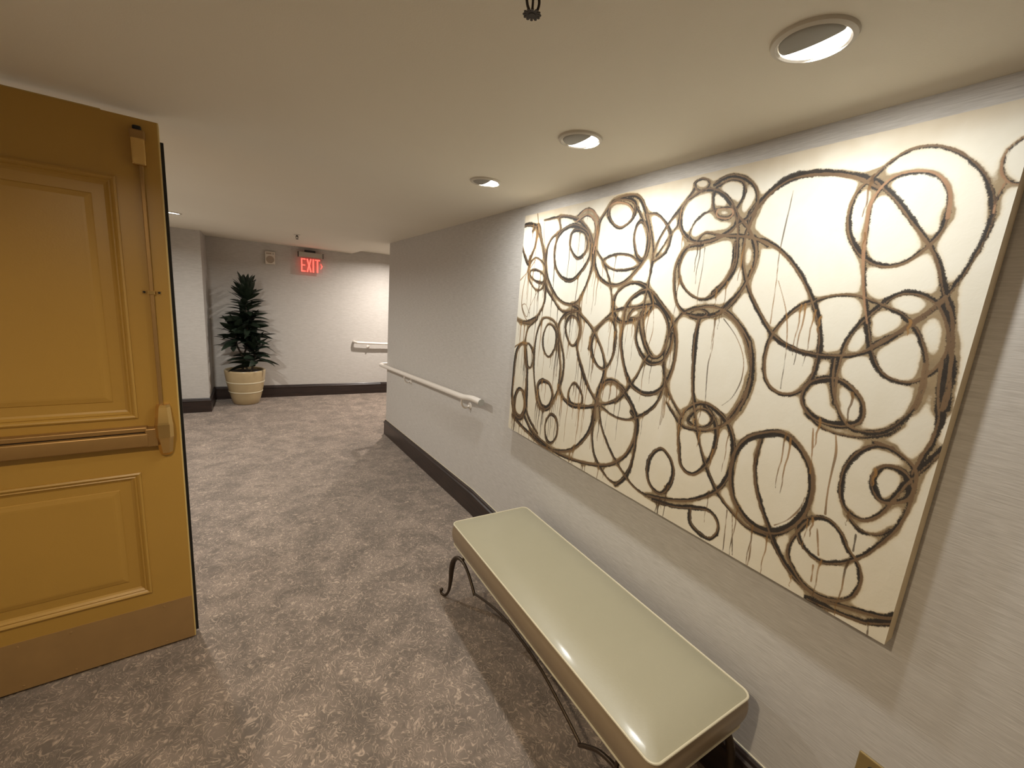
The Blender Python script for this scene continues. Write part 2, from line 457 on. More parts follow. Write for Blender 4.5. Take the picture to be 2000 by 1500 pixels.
# painted loops traced on the canvas: style, width mm, closed, (y,z) mm
STROKES = [
('k',16.5,1,[(2075,2024),(1993,2006),(1979,1968),(1992,1896),(2028,1841),(2045,1814),(2097,1873),(2133,1943),(2128,2010)]),
('t',9.9,0,[(1990,2069),(1971,1995),(1978,1913),(2038,1794),(2069,1697),(2076,1588),(2031,1520),(1981,1494)]),
('b',13.0,0,[(2024,1982),(1969,2013),(1932,1937),(1881,1826),(1861,1717),(1854,1617),(1893,1549),(1962,1491),(2060,1488),(2126,1508)]),
('b',9.7,1,[(1958,1840),(1884,1799),(1866,1735),(1889,1680),(1948,1675),(2018,1727),(2037,1784),(2007,1826)]),
('k',9.7,1,[(1965,1778),(1903,1763),(1871,1736),(1889,1710),(1955,1719),(2009,1746),(2008,1774)]),
('t',8.9,0,[(2129,1712),(2035,1775),(1973,1830)]),
('t',7.8,0,[(1901,1699),(1986,1582),(2013,1521),(2069,1578),(2033,1590),(1989,1543)]),
('b',14.6,1,[(1785,2031),(1643,2002),(1557,1939),(1513,1858),(1509,1765),(1558,1653),(1616,1609),(1716,1622),(1802,1682),(1867,1772),(1879,1862),(1843,1930),(1774,1967)]),
('b',12.3,0,[(1973,1986),(1929,1919),(1878,1808),(1852,1699),(1777,1629),(1694,1575),(1585,1586)]),
('k',10.1,0,[(1922,2030),(1785,2031)]),
('t',8.3,0,[(1920,2017),(1912,1945),(1879,1862)]),
('k',14.3,1,[(1679,1978),(1583,1949),(1538,1899),(1532,1828),(1577,1766),(1649,1722),(1737,1744),(1792,1805),(1805,1884),(1772,1950)]),
('k',12.2,1,[(1635,1954),(1581,1933),(1554,1884),(1571,1842),(1613,1824),(1657,1850),(1685,1893),(1679,1942)]),
('p',11.7,0,[(1645,2014),(1599,2037),(1549,2029),(1507,1990),(1494,1948),(1502,1896),(1510,1843)]),
('p',10.8,0,[(1649,1995),(1582,2015),(1530,1989),(1503,1934),(1498,1873)]),
('b',14.9,1,[(1280,2047),(1235,1995),(1203,1919),(1196,1853),(1208,1800),(1254,1747),(1307,1711),(1378,1703),(1450,1734),(1494,1796),(1507,1873),(1496,1963),(1455,2017),(1408,2050),(1349,2059)]),
('k',12.3,1,[(1408,2052),(1326,2042),(1288,2015),(1294,1969),(1337,1939),(1378,1940),(1427,1977),(1440,2022)]),
('p',8.3,0,[(1440,1993),(1436,2029),(1396,2041),(1333,2025),(1299,1997)]),
('b',9.2,1,[(1435,1809),(1369,1828),(1287,1821),(1229,1787),(1277,1768),(1357,1766),(1415,1786)]),
('b',8.7,0,[(1537,1891),(1454,1817),(1396,1741),(1378,1703),(1348,1622),(1324,1548)]),
('k',11.7,1,[(1244,1950),(1212,1920),(1192,1872),(1195,1826),(1217,1801),(1249,1822),(1274,1885),(1269,1932)]),
('b',9.6,0,[(1213,1972),(1169,1964),(1121,1923),(1096,1878),(1107,1828),(1140,1804),(1164,1798),(1161,1831),(1138,1887),(1100,1940),(1061,1977),(1021,2029)]),
('b',6.6,0,[(1069,1960),(1069,1918),(1097,1884),(1129,1836),(1149,1811)]),
('k',7.8,0,[(1288,2015),(1235,1949),(1192,1879)]),
('b',9.3,0,[(1226,1974),(1192,1905),(1167,1825),(1167,1746),(1173,1678),(1176,1596),(1159,1527),(1136,1474),(1102,1433)]),
('b',11.5,0,[(1328,1601),(1443,1491),(1466,1415)]),
('k',13.0,1,[(1229,1713),(1171,1692),(1135,1639),(1153,1597),(1221,1564),(1278,1552),(1323,1571),(1345,1622),(1330,1671),(1285,1704)]),
('b',15.7,1,[(1230,1663),(1161,1685),(1092,1634),(1033,1579),(1002,1504),(999,1413),(1021,1341),(1064,1297),(1124,1283),(1195,1312),(1243,1385),(1272,1471),(1273,1553),(1270,1618)]),
('b',11.5,1,[(1134,1632),(1088,1614),(1050,1564),(1042,1499),(1065,1442),(1106,1436),(1151,1486),(1182,1553),(1181,1602)]),
('k',11.2,1,[(1229,1606),(1176,1623),(1187,1581),(1246,1569)]),
('k',13.1,0,[(1190,1574),(1196,1502),(1167,1448),(1110,1408),(1053,1424),(1026,1475),(1024,1528)]),
('b',9.7,0,[(1337,1593),(1269,1611),(1194,1621),(1134,1632)]),
('k',12.3,1,[(1364,1560),(1323,1541),(1307,1482),(1309,1405),(1338,1350),(1382,1342),(1430,1379),(1452,1441),(1434,1507)]),
('b',15.3,0,[(1571,1578),(1472,1520),(1400,1448),(1357,1382),(1346,1321),(1365,1244),(1378,1183),(1369,1102)]),
('k',12.5,1,[(1620,1554),(1563,1537),(1540,1489),(1553,1437),(1589,1413),(1629,1445),(1653,1504)]),
('b',15.5,0,[(1616,1609),(1559,1587),(1649,1565),(1705,1508),(1691,1402),(1662,1298),(1653,1199),(1607,1145),(1533,1127),(1432,1148),(1359,1176)]),
('b',15.8,0,[(1569,1570),(1536,1489),(1549,1412),(1492,1310),(1421,1223),(1347,1175)]),
('k',11.4,1,[(1795,1500),(1728,1470),(1722,1389),(1767,1331),(1821,1366),(1834,1440)]),
('b',12.6,1,[(1840,1529),(1743,1514),(1684,1430),(1641,1346),(1633,1257),(1657,1179),(1717,1079),(1785,1042),(1832,1070),(1873,1161),(1901,1276),(1904,1404),(1882,1483)]),
('b',13.5,0,[(2125,1503),(2026,1490),(1906,1524),(1985,1464),(2009,1381)]),
('k',11.2,1,[(1971,1376),(1908,1324),(1928,1246),(1980,1263),(2001,1331)]),
('k',19.7,1,[(2016,1370),(2086,1319),(2103,1167),(2096,1026),(2053,938),(1976,938),(1945,1042),(1952,1165),(1976,1294)]),
('t',16.2,0,[(2128,1329),(2045,1371),(1989,1373)]),
('k',19.8,1,[(2022,1103),(1961,1080),(1940,1012),(1987,945),(2050,961),(2063,1045)]),
('k',19.2,1,[(1802,1196),(1736,1190),(1702,1131),(1731,1066),(1788,1061),(1832,1120),(1839,1168)]),
('k',10.6,1,[(1546,1237),(1495,1215),(1469,1174),(1483,1144),(1549,1136),(1577,1179)]),
('b',13.0,1,[(1306,1297),(1247,1290),(1217,1266),(1261,1220),(1337,1185),(1368,1194),(1355,1254)]),
('b',8.1,1,[(999,2059),(970,2046),(969,2026),(991,2016),(1014,2028),(1025,2050)]),
('b',11.4,1,[(1024,2007),(978,2022),(924,2005),(880,1968),(846,1916),(862,1875),(915,1857),(973,1850),(1018,1865),(1055,1905),(1066,1960),(1050,1993)]),
('b',9.0,1,[(922,2029),(887,2036),(849,2021),(837,1988),(848,1953),(871,1924),(909,1926),(935,1949),(946,1989),(942,2019)]),
('p',6.4,1,[(919,1949),(876,1946),(865,1929),(882,1916),(918,1927)]),
('b',10.8,0,[(948,2033),(901,2049),(846,2033),(806,1998),(792,1955),(807,1916),(842,1894),(885,1866),(946,1848),(1017,1859)]),
('k',5.4,0,[(1018,1865),(1006,1911),(970,1942),(920,1952)]),
('b',9.4,0,[(1007,1840),(1024,1817),(1038,1769),(1021,1719),(976,1676),(924,1660),(881,1679),(841,1731),(825,1774),(830,1829),(842,1894),(872,1956)]),
('k',12.9,0,[(838,1840),(831,1775),(851,1719),(887,1679)]),
('b',12.6,0,[(958,1843),(1020,1835),(1051,1782),(1051,1719),(1032,1656),(1002,1619),(962,1603),(887,1605),(839,1626),(800,1676),(776,1730),(765,1773),(773,1825),(804,1875),(847,1921)]),
('b',8.4,0,[(992,1840),(958,1878),(911,1871),(859,1861),(794,1853),(735,1823)]),
('b',6.7,0,[(793,1847),(812,1917),(792,1955)]),
('b',7.6,1,[(931,1625),(895,1614),(912,1598),(946,1595),(963,1606)]),
('b',10.7,0,[(734,1537),(716,1473),(713,1401),(739,1325),(761,1277)]),
('b',10.4,0,[(924,1237),(956,1268),(1006,1324),(1037,1406),(1044,1486),(1028,1553),(986,1611),(906,1636),(840,1629),(785,1593),(740,1542),(725,1505)]),
('k',13.9,0,[(922,1594),(925,1520),(915,1427),(902,1347),(886,1293)]),
('t',3.8,0,[(834,1600),(782,1548),(746,1485),(739,1418),(757,1356),(787,1319)]),
('t',4.0,0,[(866,1598),(856,1510),(861,1437),(846,1303)]),
('t',3.4,0,[(946,1831),(943,1761),(945,1683),(940,1635)]),
('t',3.8,0,[(1142,1679),(1123,1599),(1115,1532),(1129,1461)]),
('b',11.3,0,[(1259,1213),(1209,1279),(1163,1348),(1137,1410),(1116,1442)]),
('k',12.5,1,[(1702,1036),(1645,1019),(1633,946),(1670,890),(1720,898),(1740,972)]),
('b',17.5,0,[(2076,927),(1990,897),(1890,874),(1762,849),(1634,859),(1510,908),(1430,985),(1387,1068),(1381,1137),(1363,1200)]),
('b',16.7,0,[(1941,955),(1857,895),(1748,869),(1617,855),(1489,865),(1363,890),(1252,929),(1178,990),(1140,1058),(1126,1132),(1145,1194),(1205,1254),(1273,1293),(1327,1289),(1370,1240)]),
('b',11.0,0,[(1357,1169),(1325,1087),(1281,1026),(1227,972),(1167,930),(1101,895),(1033,886),(958,906)]),
('k',10.7,0,[(1374,1131),(1376,1037),(1356,958),(1311,906),(1241,867),(1187,865)]),
('k',13.2,0,[(1165,1196),(1132,1167),(1124,1102),(1123,1010),(1145,923),(1196,857)]),
('k',13.0,1,[(997,1094),(952,1074),(927,1028),(936,967),(969,923),(1015,933),(1040,974),(1039,1042)]),
('b',13.2,0,[(1025,890),(934,914),(848,951),(785,997),(742,1046),(720,1112),(720,1185),(743,1250),(788,1292),(845,1311),(897,1291),(932,1239),(932,1178),(919,1128),(904,1072),(874,1049),(839,1057),(805,1103),(788,1155),(785,1212),(802,1263),(843,1302)]),
('b',8.8,0,[(1001,1275),(927,1213),(874,1210),(815,1225),(759,1269),(724,1338),(712,1421)]),
('k',8.3,1,[(880,1276),(841,1290),(810,1267),(830,1233),(870,1224),(901,1234)]),
('b',10.6,0,[(892,1302),(861,1214),(825,1135),(778,1063),(736,1017),(686,984),(634,961),(569,966)]),
('k',11.3,0,[(997,884),(908,901),(823,935),(777,951),(742,943),(723,913),(729,877),(752,854),(794,858),(827,878),(836,929)]),
('b',10.5,0,[(1365,1179),(1270,1152),(1187,1155),(1116,1191),(1055,1247),(1029,1316),(1029,1385)]),
('k',13.5,0,[(1980,1082),(1905,965),(1804,901)]),
('k',16.5,0,[(808,1876),(793,1934),(754,1980),(708,2005),(651,2007),(595,1997),(538,1976),(491,1946)]),
('b',10.5,0,[(501,1959),(456,1912),(421,1866),(392,1827),(362,1785),(344,1745),(328,1700),(312,1661)]),
('b',7.7,0,[(508,1972),(482,1999),(448,2018),(409,2016),(372,1998),(338,1968),(310,1930),(292,1887),(285,1846),(291,1794),(302,1744),(320,1691),(337,1659),(359,1630),(383,1604),(417,1580),(438,1557)]),
('b',10.6,0,[(508,1972),(532,1948),(543,1916),(543,1876),(532,1835),(506,1793),(475,1767),(441,1756),(408,1764),(381,1791),(360,1825),(355,1867)]),
('p',9.3,0,[(354,1858),(360,1906),(376,1938),(401,1960),(434,1968),(467,1964),(490,1941),(503,1905),(501,1857),(495,1797),(483,1732),(470,1677),(452,1617)]),
('b',10.0,0,[(452,1617),(433,1558),(408,1510),(380,1490),(348,1487),(326,1501),(304,1534),(296,1576),(304,1616),(327,1664),(356,1686),(386,1694),(414,1684),(440,1653),(466,1616),(484,1572),(491,1517),(489,1457),(481,1403)]),
('b',8.4,0,[(579,1668),(543,1682),(502,1686),(462,1677),(421,1659),(392,1646),(364,1620),(342,1584),(325,1539),(318,1483),(322,1429)]),
('b',11.3,0,[(579,1668),(617,1649),(652,1606),(677,1555),(682,1493),(670,1439),(643,1407),(606,1399),(571,1416),(548,1457),(543,1509),(547,1565),(565,1624),(591,1678),(635,1745),(684,1797),(730,1829),(783,1850),(838,1861),(909,1867)]),
('b',12.0,0,[(791,1922),(808,1876),(811,1828),(799,1766),(766,1691),(721,1625),(667,1563),(610,1534),(556,1524),(503,1527),(460,1538),(429,1558),(399,1587),(369,1624),(343,1654),(322,1687)]),
('k',10.9,0,[(783,1850),(765,1789),(779,1728),(803,1678),(837,1637),(862,1616)]),
('k',13.3,0,[(324,1682),(306,1639),(293,1577),(287,1523),(284,1477),(282,1439)]),
('b',9.1,0,[(295,1586),(281,1533),(275,1488),(272,1442)]),
('p',5.1,0,[(274,1999),(291,1981),(294,1954),(287,1929),(272,1913),(255,1908)]),
('p',3.8,0,[(281,1917),(287,1890),(286,1858)]),
('t',4.0,0,[(693,1970),(696,1888),(698,1798),(691,1716),(685,1597)]),
('t',3.3,0,[(686,1722),(646,1630),(627,1532),(620,1412)]),
('b',12.4,0,[(849,1627),(786,1589),(740,1523),(715,1456),(712,1378),(728,1321)]),
('b',11.8,0,[(714,1423),(721,1356),(742,1290),(790,1240)]),
('k',12.3,1,[(509,1464),(481,1465),(451,1449),(423,1418),(418,1376),(441,1356),(477,1348),(517,1353),(547,1375),(559,1407),(545,1446)]),
('b',10.3,0,[(504,1521),(499,1466),(487,1424),(464,1380),(440,1353),(404,1348),(370,1361),(344,1390),(326,1432),(322,1483),(326,1535)]),
('b',6.5,0,[(539,1359),(493,1331),(444,1327),(402,1335),(361,1356),(339,1384)]),
('b',18.7,1,[(629,1274),(584,1285),(541,1262),(506,1220),(488,1166),(488,1098),(508,1037),(550,988),(602,973),(651,990),(693,1034),(715,1103),(714,1181),(685,1239)]),
('b',13.1,0,[(645,1246),(648,1178),(636,1115),(612,1058),(575,995),(540,940),(498,898),(448,871),(401,866),(356,880),(314,893),(275,908),(258,924)]),
('t',5.3,0,[(498,1125),(506,1083),(530,1038),(559,1007)]),
('b',10.8,0,[(343,1326),(378,1321),(406,1292),(424,1246),(425,1194),(414,1152),(391,1128),(360,1127),(333,1158),(318,1203),(304,1247),(289,1284),(272,1321),(258,1355)]),
('k',12.3,1,[(317,1278),(348,1276),(363,1248),(359,1217),(340,1193),(317,1198),(294,1220),(296,1255)]),
('b',10.3,0,[(379,1329),(346,1324),(316,1309),(296,1291),(289,1264),(288,1223),(290,1179),(300,1131),(324,1073),(349,1029),(387,988),(431,967),(470,981),(495,1012),(499,1048),(468,1080),(431,1090),(397,1066),(378,1036),(349,1006),(337,966),(345,918),(371,887),(412,871),(455,880),(489,911),(509,944),(505,993),(480,1058)]),
('k',11.5,0,[(298,1553),(294,1507),(287,1462),(277,1417),(278,1368),(287,1325),(295,1277)]),
('b',8.1,0,[(394,1121),(363,1097),(330,1103),(307,1127)]),
('k',12.0,0,[(438,846),(379,853),(317,866),(294,879),(258,906)]),
('t',5.1,0,[(516,1324),(505,1251),(499,1198)]),
('t',7.4,0,[(462,1324),(452,1276),(451,1218),(449,1159),(443,1102)]),
('t',5.7,0,[(453,1054),(436,982)]),
('t',5.1,0,[(442,947),(438,898)]),
('t',5.4,0,[(369,1082),(366,1036)]),
('t',4.7,0,[(301,873),(297,840)]),
('t',5.1,0,[(614,938),(609,877),(609,841)]),
('t',4.4,0,[(387,847),(385,833)]),
('t',4.5,0,[(686,979),(661,846)]),
('t',4.6,0,[(705,984),(693,842)]),
]

# ------------------------------------------------------------------ room shell
def floor_mesh():
    bm = bmesh.new()
    prof = [(-2.7, 0.0), (YR, 0.0), (5.13, ZL), (YB + 0.1, ZL)]
    def slab(top, low):
        n = len(top)
        t = [bm.verts.new(p) for p in top]; l = [bm.verts.new((p[0], p[1], low)) for p in top]
        bm.faces.new(t); bm.faces.new(l[::-1])
        for i in range(n): bm.faces.new((t[i], l[i], l[(i + 1) % n], t[(i + 1) % n]))
    for (y0, z0), (y1, z1) in zip(prof, prof[1:]):
        slab([(-1.35, y0, z0), (W + 0.02, y0, z0), (W + 0.02, y1, z1), (-1.35, y1, z1)], -0.5)
    slab([(W + 0.02, 5.0, ZL), (1.85, 5.0, ZL), (1.85, YB + 0.1, ZL), (W + 0.02, YB + 0.1, ZL)], -0.5)
    slab([(1.85, 5.0, ZL), (4.2, 5.0, ZL - 0.16), (4.2, YB + 0.7, ZL - 0.16), (1.85, YB + 0.7, ZL)], -0.5)
    bmesh.ops.remove_doubles(bm, verts=bm.verts, dist=1e-5)
    return bm


obj('floor', floor_mesh(), M_carpet, kind='structure')
bm = bmesh.new()
box(bm, -1.3, W, -2.6, 7.5, H, H + 0.12)
box(bm, W, W + 0.2, -2.6, YC, H, H + 0.12)
obj('ceiling', bm, M_ceil, kind='structure')
obj('trim_1', B(W, 4.2, YC - 0.1, 8.2, H2, H2 + 0.07), M_ceil, kind='structure')['label'] = 'slightly higher white ceiling over the side passage'
obj('wall_right', B(W, W + 0.15, -2.6, YC, -0.25, H), M_wall, kind='structure')
obj('wall_passage', B(W + 0.15, 4.2, YC - 0.15, YC, -0.5, H2), M_wall, kind='structure')
obj('wall_left', B(-1.35, -1.25, -2.6, 6.78, -0.3, H), M_wall, kind='structure')
obj('wall_rear', B(-1.25, W, -2.7, -2.6, -0.1, H), M_wall, kind='structure')
obj('wall_alcove', B(-1.35, -0.556, 6.69, YB + 0.1, -0.3, H), M_wall, kind='structure')
obj('wall_back', B(-0.556, 1.85, YB, YB + 0.1, -0.3, H2), M_wall, kind='structure')
bm = bmesh.new()
_pts = [(1.85, YB), (4.2, YB + 0.45), (4.2, YB + 0.55), (1.85, YB + 0.1)]
lo = [bm.verts.new((x, y, -0.5)) for x, y in _pts]; hi = [bm.verts.new((x, y, H2)) for x, y in _pts]
bm.faces.new(lo[::-1]); bm.faces.new(hi)
for i in range(4): bm.faces.new((lo[i], lo[(i + 1) % 4], hi[(i + 1) % 4], hi[i]))
obj('wall_far_right', bm, M_wall, kind='structure')
obj('wall_end', B(4.15, 4.25, YC, YB + 0.5, -0.5, H2), M_wall, kind='structure')

# baseboards: tall dark board with a moulded cap
BP = [(0, 0), (0.018, 0), (0.018, 0.140), (0.0215, 0.146), (0.0215, 0.160), (0.014, 0.168), (0.012, 0.180), (0.006, 0.188), (0, 0.190)]


def baseboard(name, path, prof=BP):
    bm = bmesh.new()
    sweep_profile(bm, path, prof)
    return obj(name, bm, M_base, kind='structure')


baseboard('baseboard_right', [(W, -2.58, 0), (W, 2.62, 0), (W, YC, ZL), (3.9, YC, ZL - 0.14)][0:4])
baseboard('baseboard_back', [(3.9, YB + 0.39, ZL - 0.14), (1.85, YB, ZL), (-0.556, YB, ZL), (-0.556, 6.69, ZL), (-1.25, 6.69, ZL)])
baseboard('baseboard_left', [(-1.25, 6.66, ZL), (-1.25, 5.13, ZL), (-1.25, 2.62, 0), (-1.25, -2.58, 0)])
# pale caulk line on top of the long baseboard
bm = bmesh.new()
sweep_profile(bm, [(W, -2.58, 0.190), (W, 2.62, 0.190), (W, YC - 0.003, 0.190 + ZL)], [(0, -0.001), (0.004, -0.001), (0.004, 0.002), (0, 0.003)])
obj('trim_2', bm, M_pipe, kind='structure')

# ------------------------------------------------------------------ the painting
PY0, PY1, PZ0, PZ1, PX = 0.262, 2.113, 0.840, 2.073, 1.31


def painting_fields(step):
    ny = int((PY1 - PY0) / step) + 1
    nz = int((PZ1 - PZ0) / step) + 1
    ys = np.linspace(PY0, PY1, ny); zs = np.linspace(PZ0, PZ1, nz)
    Y, Z = np.meshgrid(ys, zs, indexing='ij')
    big = 0.2
    fd = np.full(Y.shape, big); fb = np.full(Y.shape, big); fp = np.full(Y.shape, big); ft = np.full(Y.shape, big)
    ws = np.zeros(Y.shape)
    rs = np.random.RandomState(5)
    dy = ys[1] - ys[0]; dz = zs[1] - zs[0]

    def dist_to(poly, hw, marg, rad=None):
        P = np.array(poly)
        y0, z0 = P.min(0) - marg; y1, z1 = P.max(0) + marg
        i0 = max(0, int((y0 - PY0) / dy)); i1 = min(ny, int((y1 - PY0) / dy) + 2)
        j0 = max(0, int((z0 - PZ0) / dz)); j1 = min(nz, int((z1 - PZ0) / dz) + 2)
        if i0 >= i1 or j0 >= j1: return None
        D = np.full((i1 - i0, j1 - j0), big)
        for k in range(len(P) - 1):
            a, b = P[k], P[k + 1]
            h = hw[k]
            a0 = max(i0, int((min(a[0], b[0]) - marg - PY0) / dy)); a1 = min(i1, int((max(a[0], b[0]) + marg - PY0) / dy) + 2)
            c0 = max(j0, int((min(a[1], b[1]) - marg - PZ0) / dz)); c1 = min(j1, int((max(a[1], b[1]) + marg - PZ0) / dz) + 2)
            if a0 >= a1 or c0 >= c1: continue
            yy = Y[a0:a1, c0:c1]; zz = Z[a0:a1, c0:c1]
            ab = b - a
            t = np.clip(((yy - a[0]) * ab[0] + (zz - a[1]) * ab[1]) / (ab @ ab + 1e-12), 0, 1)
            d = np.hypot(yy - a[0] - t * ab[0], zz - a[1] - t * ab[1]) - (h + (hw[k + 1] - h) * t)
            S = D[a0 - i0:a1 - i0, c0 - j0:c1 - j0]
            np.minimum(S, d, out=S)
        return (slice(i0, i1), slice(j0, j1)), D

    def put(field, r):
        if r is None: return
        s, D = r
        field[s] = np.minimum(field[s], D)

    for st, w, closed, pts in STROKES:
        P = [(a / 1000, b / 1000) for a, b in pts]
        if closed: P = P + [P[0]]
        C = catmull(P[:-1], True, 7) if closed else catmull(P, False, 7)
        if closed: C.append(C[0])
        C = np.array(C)
        n = len(C)
        w = w / 1000 * 1.10 + 0.0020
        ph = rs.rand() * 6.28
        tt = np.arange(n)
        var = 1 + 0.28 * np.sin(tt * 2 * PI / n * (2 if closed else 1.5) + ph) + 0.10 * np.sin(tt * 0.5 + ph)
        T = np.gradient(C, axis=0)
        T /= np.linalg.norm(T, axis=1)[:, None] + 1e-9
        N = np.stack([-T[:, 1], T[:, 0]], 1)
        sgn = 1 if rs.rand() > 0.5 else -1
        if st == 't':
            put(ft, dist_to(C, w * 0.22 * var, 0.03)); continue
        if st == 'k':
            hd = w * 0.50 * var; hb = w * 0.17 * (2.1 - var); ob = w * 0.20; od = 0
        elif st == 'b':
            hd = w * 0.42 * var; hb = w * 0.20 * (2.0 - var); ob = w * 0.12; od = -w * 0.10
        else:
            hd = w * 0.26 * var; hb = w * 0.27 * (2.0 - var); ob = 0; od = -w * 0.28
        put(fd, dist_to(C + N * (od * sgn), hd, 0.03))
        put(fp if st == 'p' else fb, dist_to(C + N * (ob * sgn), hb, 0.03))
        r = dist_to(C, w * 0.50 * np.ones(n), 0.055)
        if r is not None:
            s, D = r
            ws[s] += np.exp(-np.clip(D, -0.05, 0.1) / 0.0090)
    # runs of thin paint falling from the strokes
    fdark = np.minimum(fd, fb)
    for k in range(260):
        if rs.rand() < 0.72: y = 1.25 + rs.rand() ** 0.8 * 0.85
        else: y = 0.35 + rs.rand() * 0.9
        i = min(ny - 1, int((y - PY0) / dy))
        col = np.where(fdark[i] < 0.0)[0]
        if len(col) == 0: continue
        j = col[rs.randint(len(col))] if rs.rand() < 0.6 else col[rs.randint(max(1, len(col) // 2))]
        z1 = zs[j]
        z0 = z1 - (0.06 + 0.24 * rs.rand() ** 1.5) * (1.0 if y > 1.2 else 0.6)
        wv = 0.0011 + 0.0013 * rs.rand()
        m = [(y + 0.002 * math.sin(q * 1.7 + k), z1 + (z0 - z1) * q / 6) for q in range(7)]
        put(ft, dist_to(np.array(m), wv * np.linspace(1.3, 0.5, 7), 0.02))
        ws_r = dist_to(np.array(m[:2]), np.array([0.0035, 0.001]), 0.03)
        if ws_r is not None:
            s, D = ws_r
            ws[s] += 0.6 * np.exp(-np.clip(D, -0.05, 0.1) / 0.006)
    fw = -0.0090 * np.log(ws + 1e-9)
    return ny, nz, Y, Z, fd, fb, fp, ft, np.clip(fw, -0.1, 0.1)


def painting_mat():
    m, nt, b = new_mat('painted_canvas')

    def at(n):
        a = nt.nodes.new('ShaderNodeAttribute'); a.attribute_name = n
        return a.outputs['Fac']
    v = coords(nt)
    rag = mth(nt, 'SUBTRACT', noise(nt, v, 55, 4, 0.7), 0.5)
    fine = mth(nt, 'SUBTRACT', noise(nt, v, 320, 3, 0.7), 0.5)
    brush = noise(nt, v, 7, 3, 0.55, 1.2)
    g = noise(nt, coords(nt, (1, 9, 1.2)), 3, 3, 0.6)
    # ground: creamy white brushed over ochre, whiter inside, warmer low down
    sep = nt.nodes.new('ShaderNodeSeparateXYZ')
    tc = nt.nodes.new('ShaderNodeTexCoord'); nt.links.new(tc.outputs['Object'], sep.inputs[0])
    zt = smooth(nt, sep.outputs['Z'], 0.0, 0.75)
    warm = mixc(nt, brush, srgb(202, 190, 164), srgb(214, 204, 184))
    pale = mixc(nt, brush, srgb(205, 199, 184), srgb(215, 211, 199))
    ground = mixc(nt, mth(nt, 'ADD', mth(nt, 'MULTIPLY', zt, 0.6), mth(nt, 'MULTIPLY', g, 0.25)), warm, pale)
    # tan mixed into the ground towards the top edge, with a noisy boundary
    top_tan = smooth(nt, mth(nt, 'ADD', sep.outputs['Z'], mth(nt, 'MULTIPLY', noise(nt, v, 5, 3, 0.6), 0.14)), 1.205, 1.33)
    ground = mixc(nt, mth(nt, 'MULTIPLY', top_tan, 0.7), ground, srgb(158, 136, 104))
    fw, fd, fb, fp, ft = at('fw'), at('fd'), at('fb'), at('fp'), at('ft')
    # soft halo of thin ochre, then the tan body of the stroke
    halo = mth(nt, 'MULTIPLY', smooth(nt, mth(nt, 'ADD', fw, mth(nt, 'MULTIPLY', rag, 0.012)), 0.006, -0.005), 0.40)
    c = mixc(nt, halo, ground, srgb(196, 170, 124))
    body = smooth(nt, mth(nt, 'ADD', fw, mth(nt, 'MULTIPLY', rag, 0.006)), 0.0008, -0.0034)
    tan = mixc(nt, noise(nt, v, 30, 3, 0.6), srgb(98, 80, 56), srgb(150, 128, 94))
    c = mixc(nt, mth(nt, 'MULTIPLY', body, 0.9), c, tan)
    # charcoal, dragged so the tan shows through
    dk = smooth(nt, mth(nt, 'ADD', fd, mth(nt, 'ADD', mth(nt, 'MULTIPLY', rag, 0.010), mth(nt, 'MULTIPLY', fine, 0.010))), 0.0014, -0.0020)
    c = mixc(nt, mth(nt, 'MULTIPLY', dk, 0.93), c, mixc(nt, noise(nt, v, 60, 3), srgb(16, 17, 22), srgb(46, 41, 38)))
    # brown ribbon on top with a lighter streak
    br = smooth(nt, mth(nt, 'ADD', fb, mth(nt, 'ADD', mth(nt, 'MULTIPLY', rag, 0.004), mth(nt, 'MULTIPLY', fine, 0.004))), 0.0008, -0.0012)
    brown = mixc(nt, noise(nt, v, 9, 2), srgb(82, 62, 47), srgb(130, 106, 78))
    c = mixc(nt, mth(nt, 'MULTIPLY', br, 0.92), c, brown)
    pk = smooth(nt, mth(nt, 'ADD', fp, mth(nt, 'MULTIPLY', fine, 0.004)), 0.0008, -0.0014)
    c = mixc(nt, mth(nt, 'MULTIPLY', pk, 0.9), c, mixc(nt, noise(nt, v, 11, 2), srgb(120, 90, 64), srgb(176, 136, 104)))
    th = smooth(nt, mth(nt, 'ADD', ft, mth(nt, 'MULTIPLY', fine, 0.0012)), 0.0013, -0.0007)
    c = mixc(nt, mth(nt, 'MULTIPLY', th, 0.85), c, mixc(nt, smooth(nt, noise(nt, v, 5, 2), 0.4, 0.6), srgb(66, 50, 36), srgb(140, 104, 62)))
    nt.links.new(c, b.inputs['Base Color'])
    b.inputs['Roughness'].default_value = 0.6
    b.inputs['Specular IOR Level'].default_value = 0.2
    h = mth(nt, 'ADD', mth(nt, 'MULTIPLY', noise(nt, v, 40, 3, 0.6, 2.0), 0.6), mth(nt, 'MULTIPLY', mth(nt, 'ADD', body, br), 0.25))
    bump(nt, b, h, 0.25, 0.002)
    return m


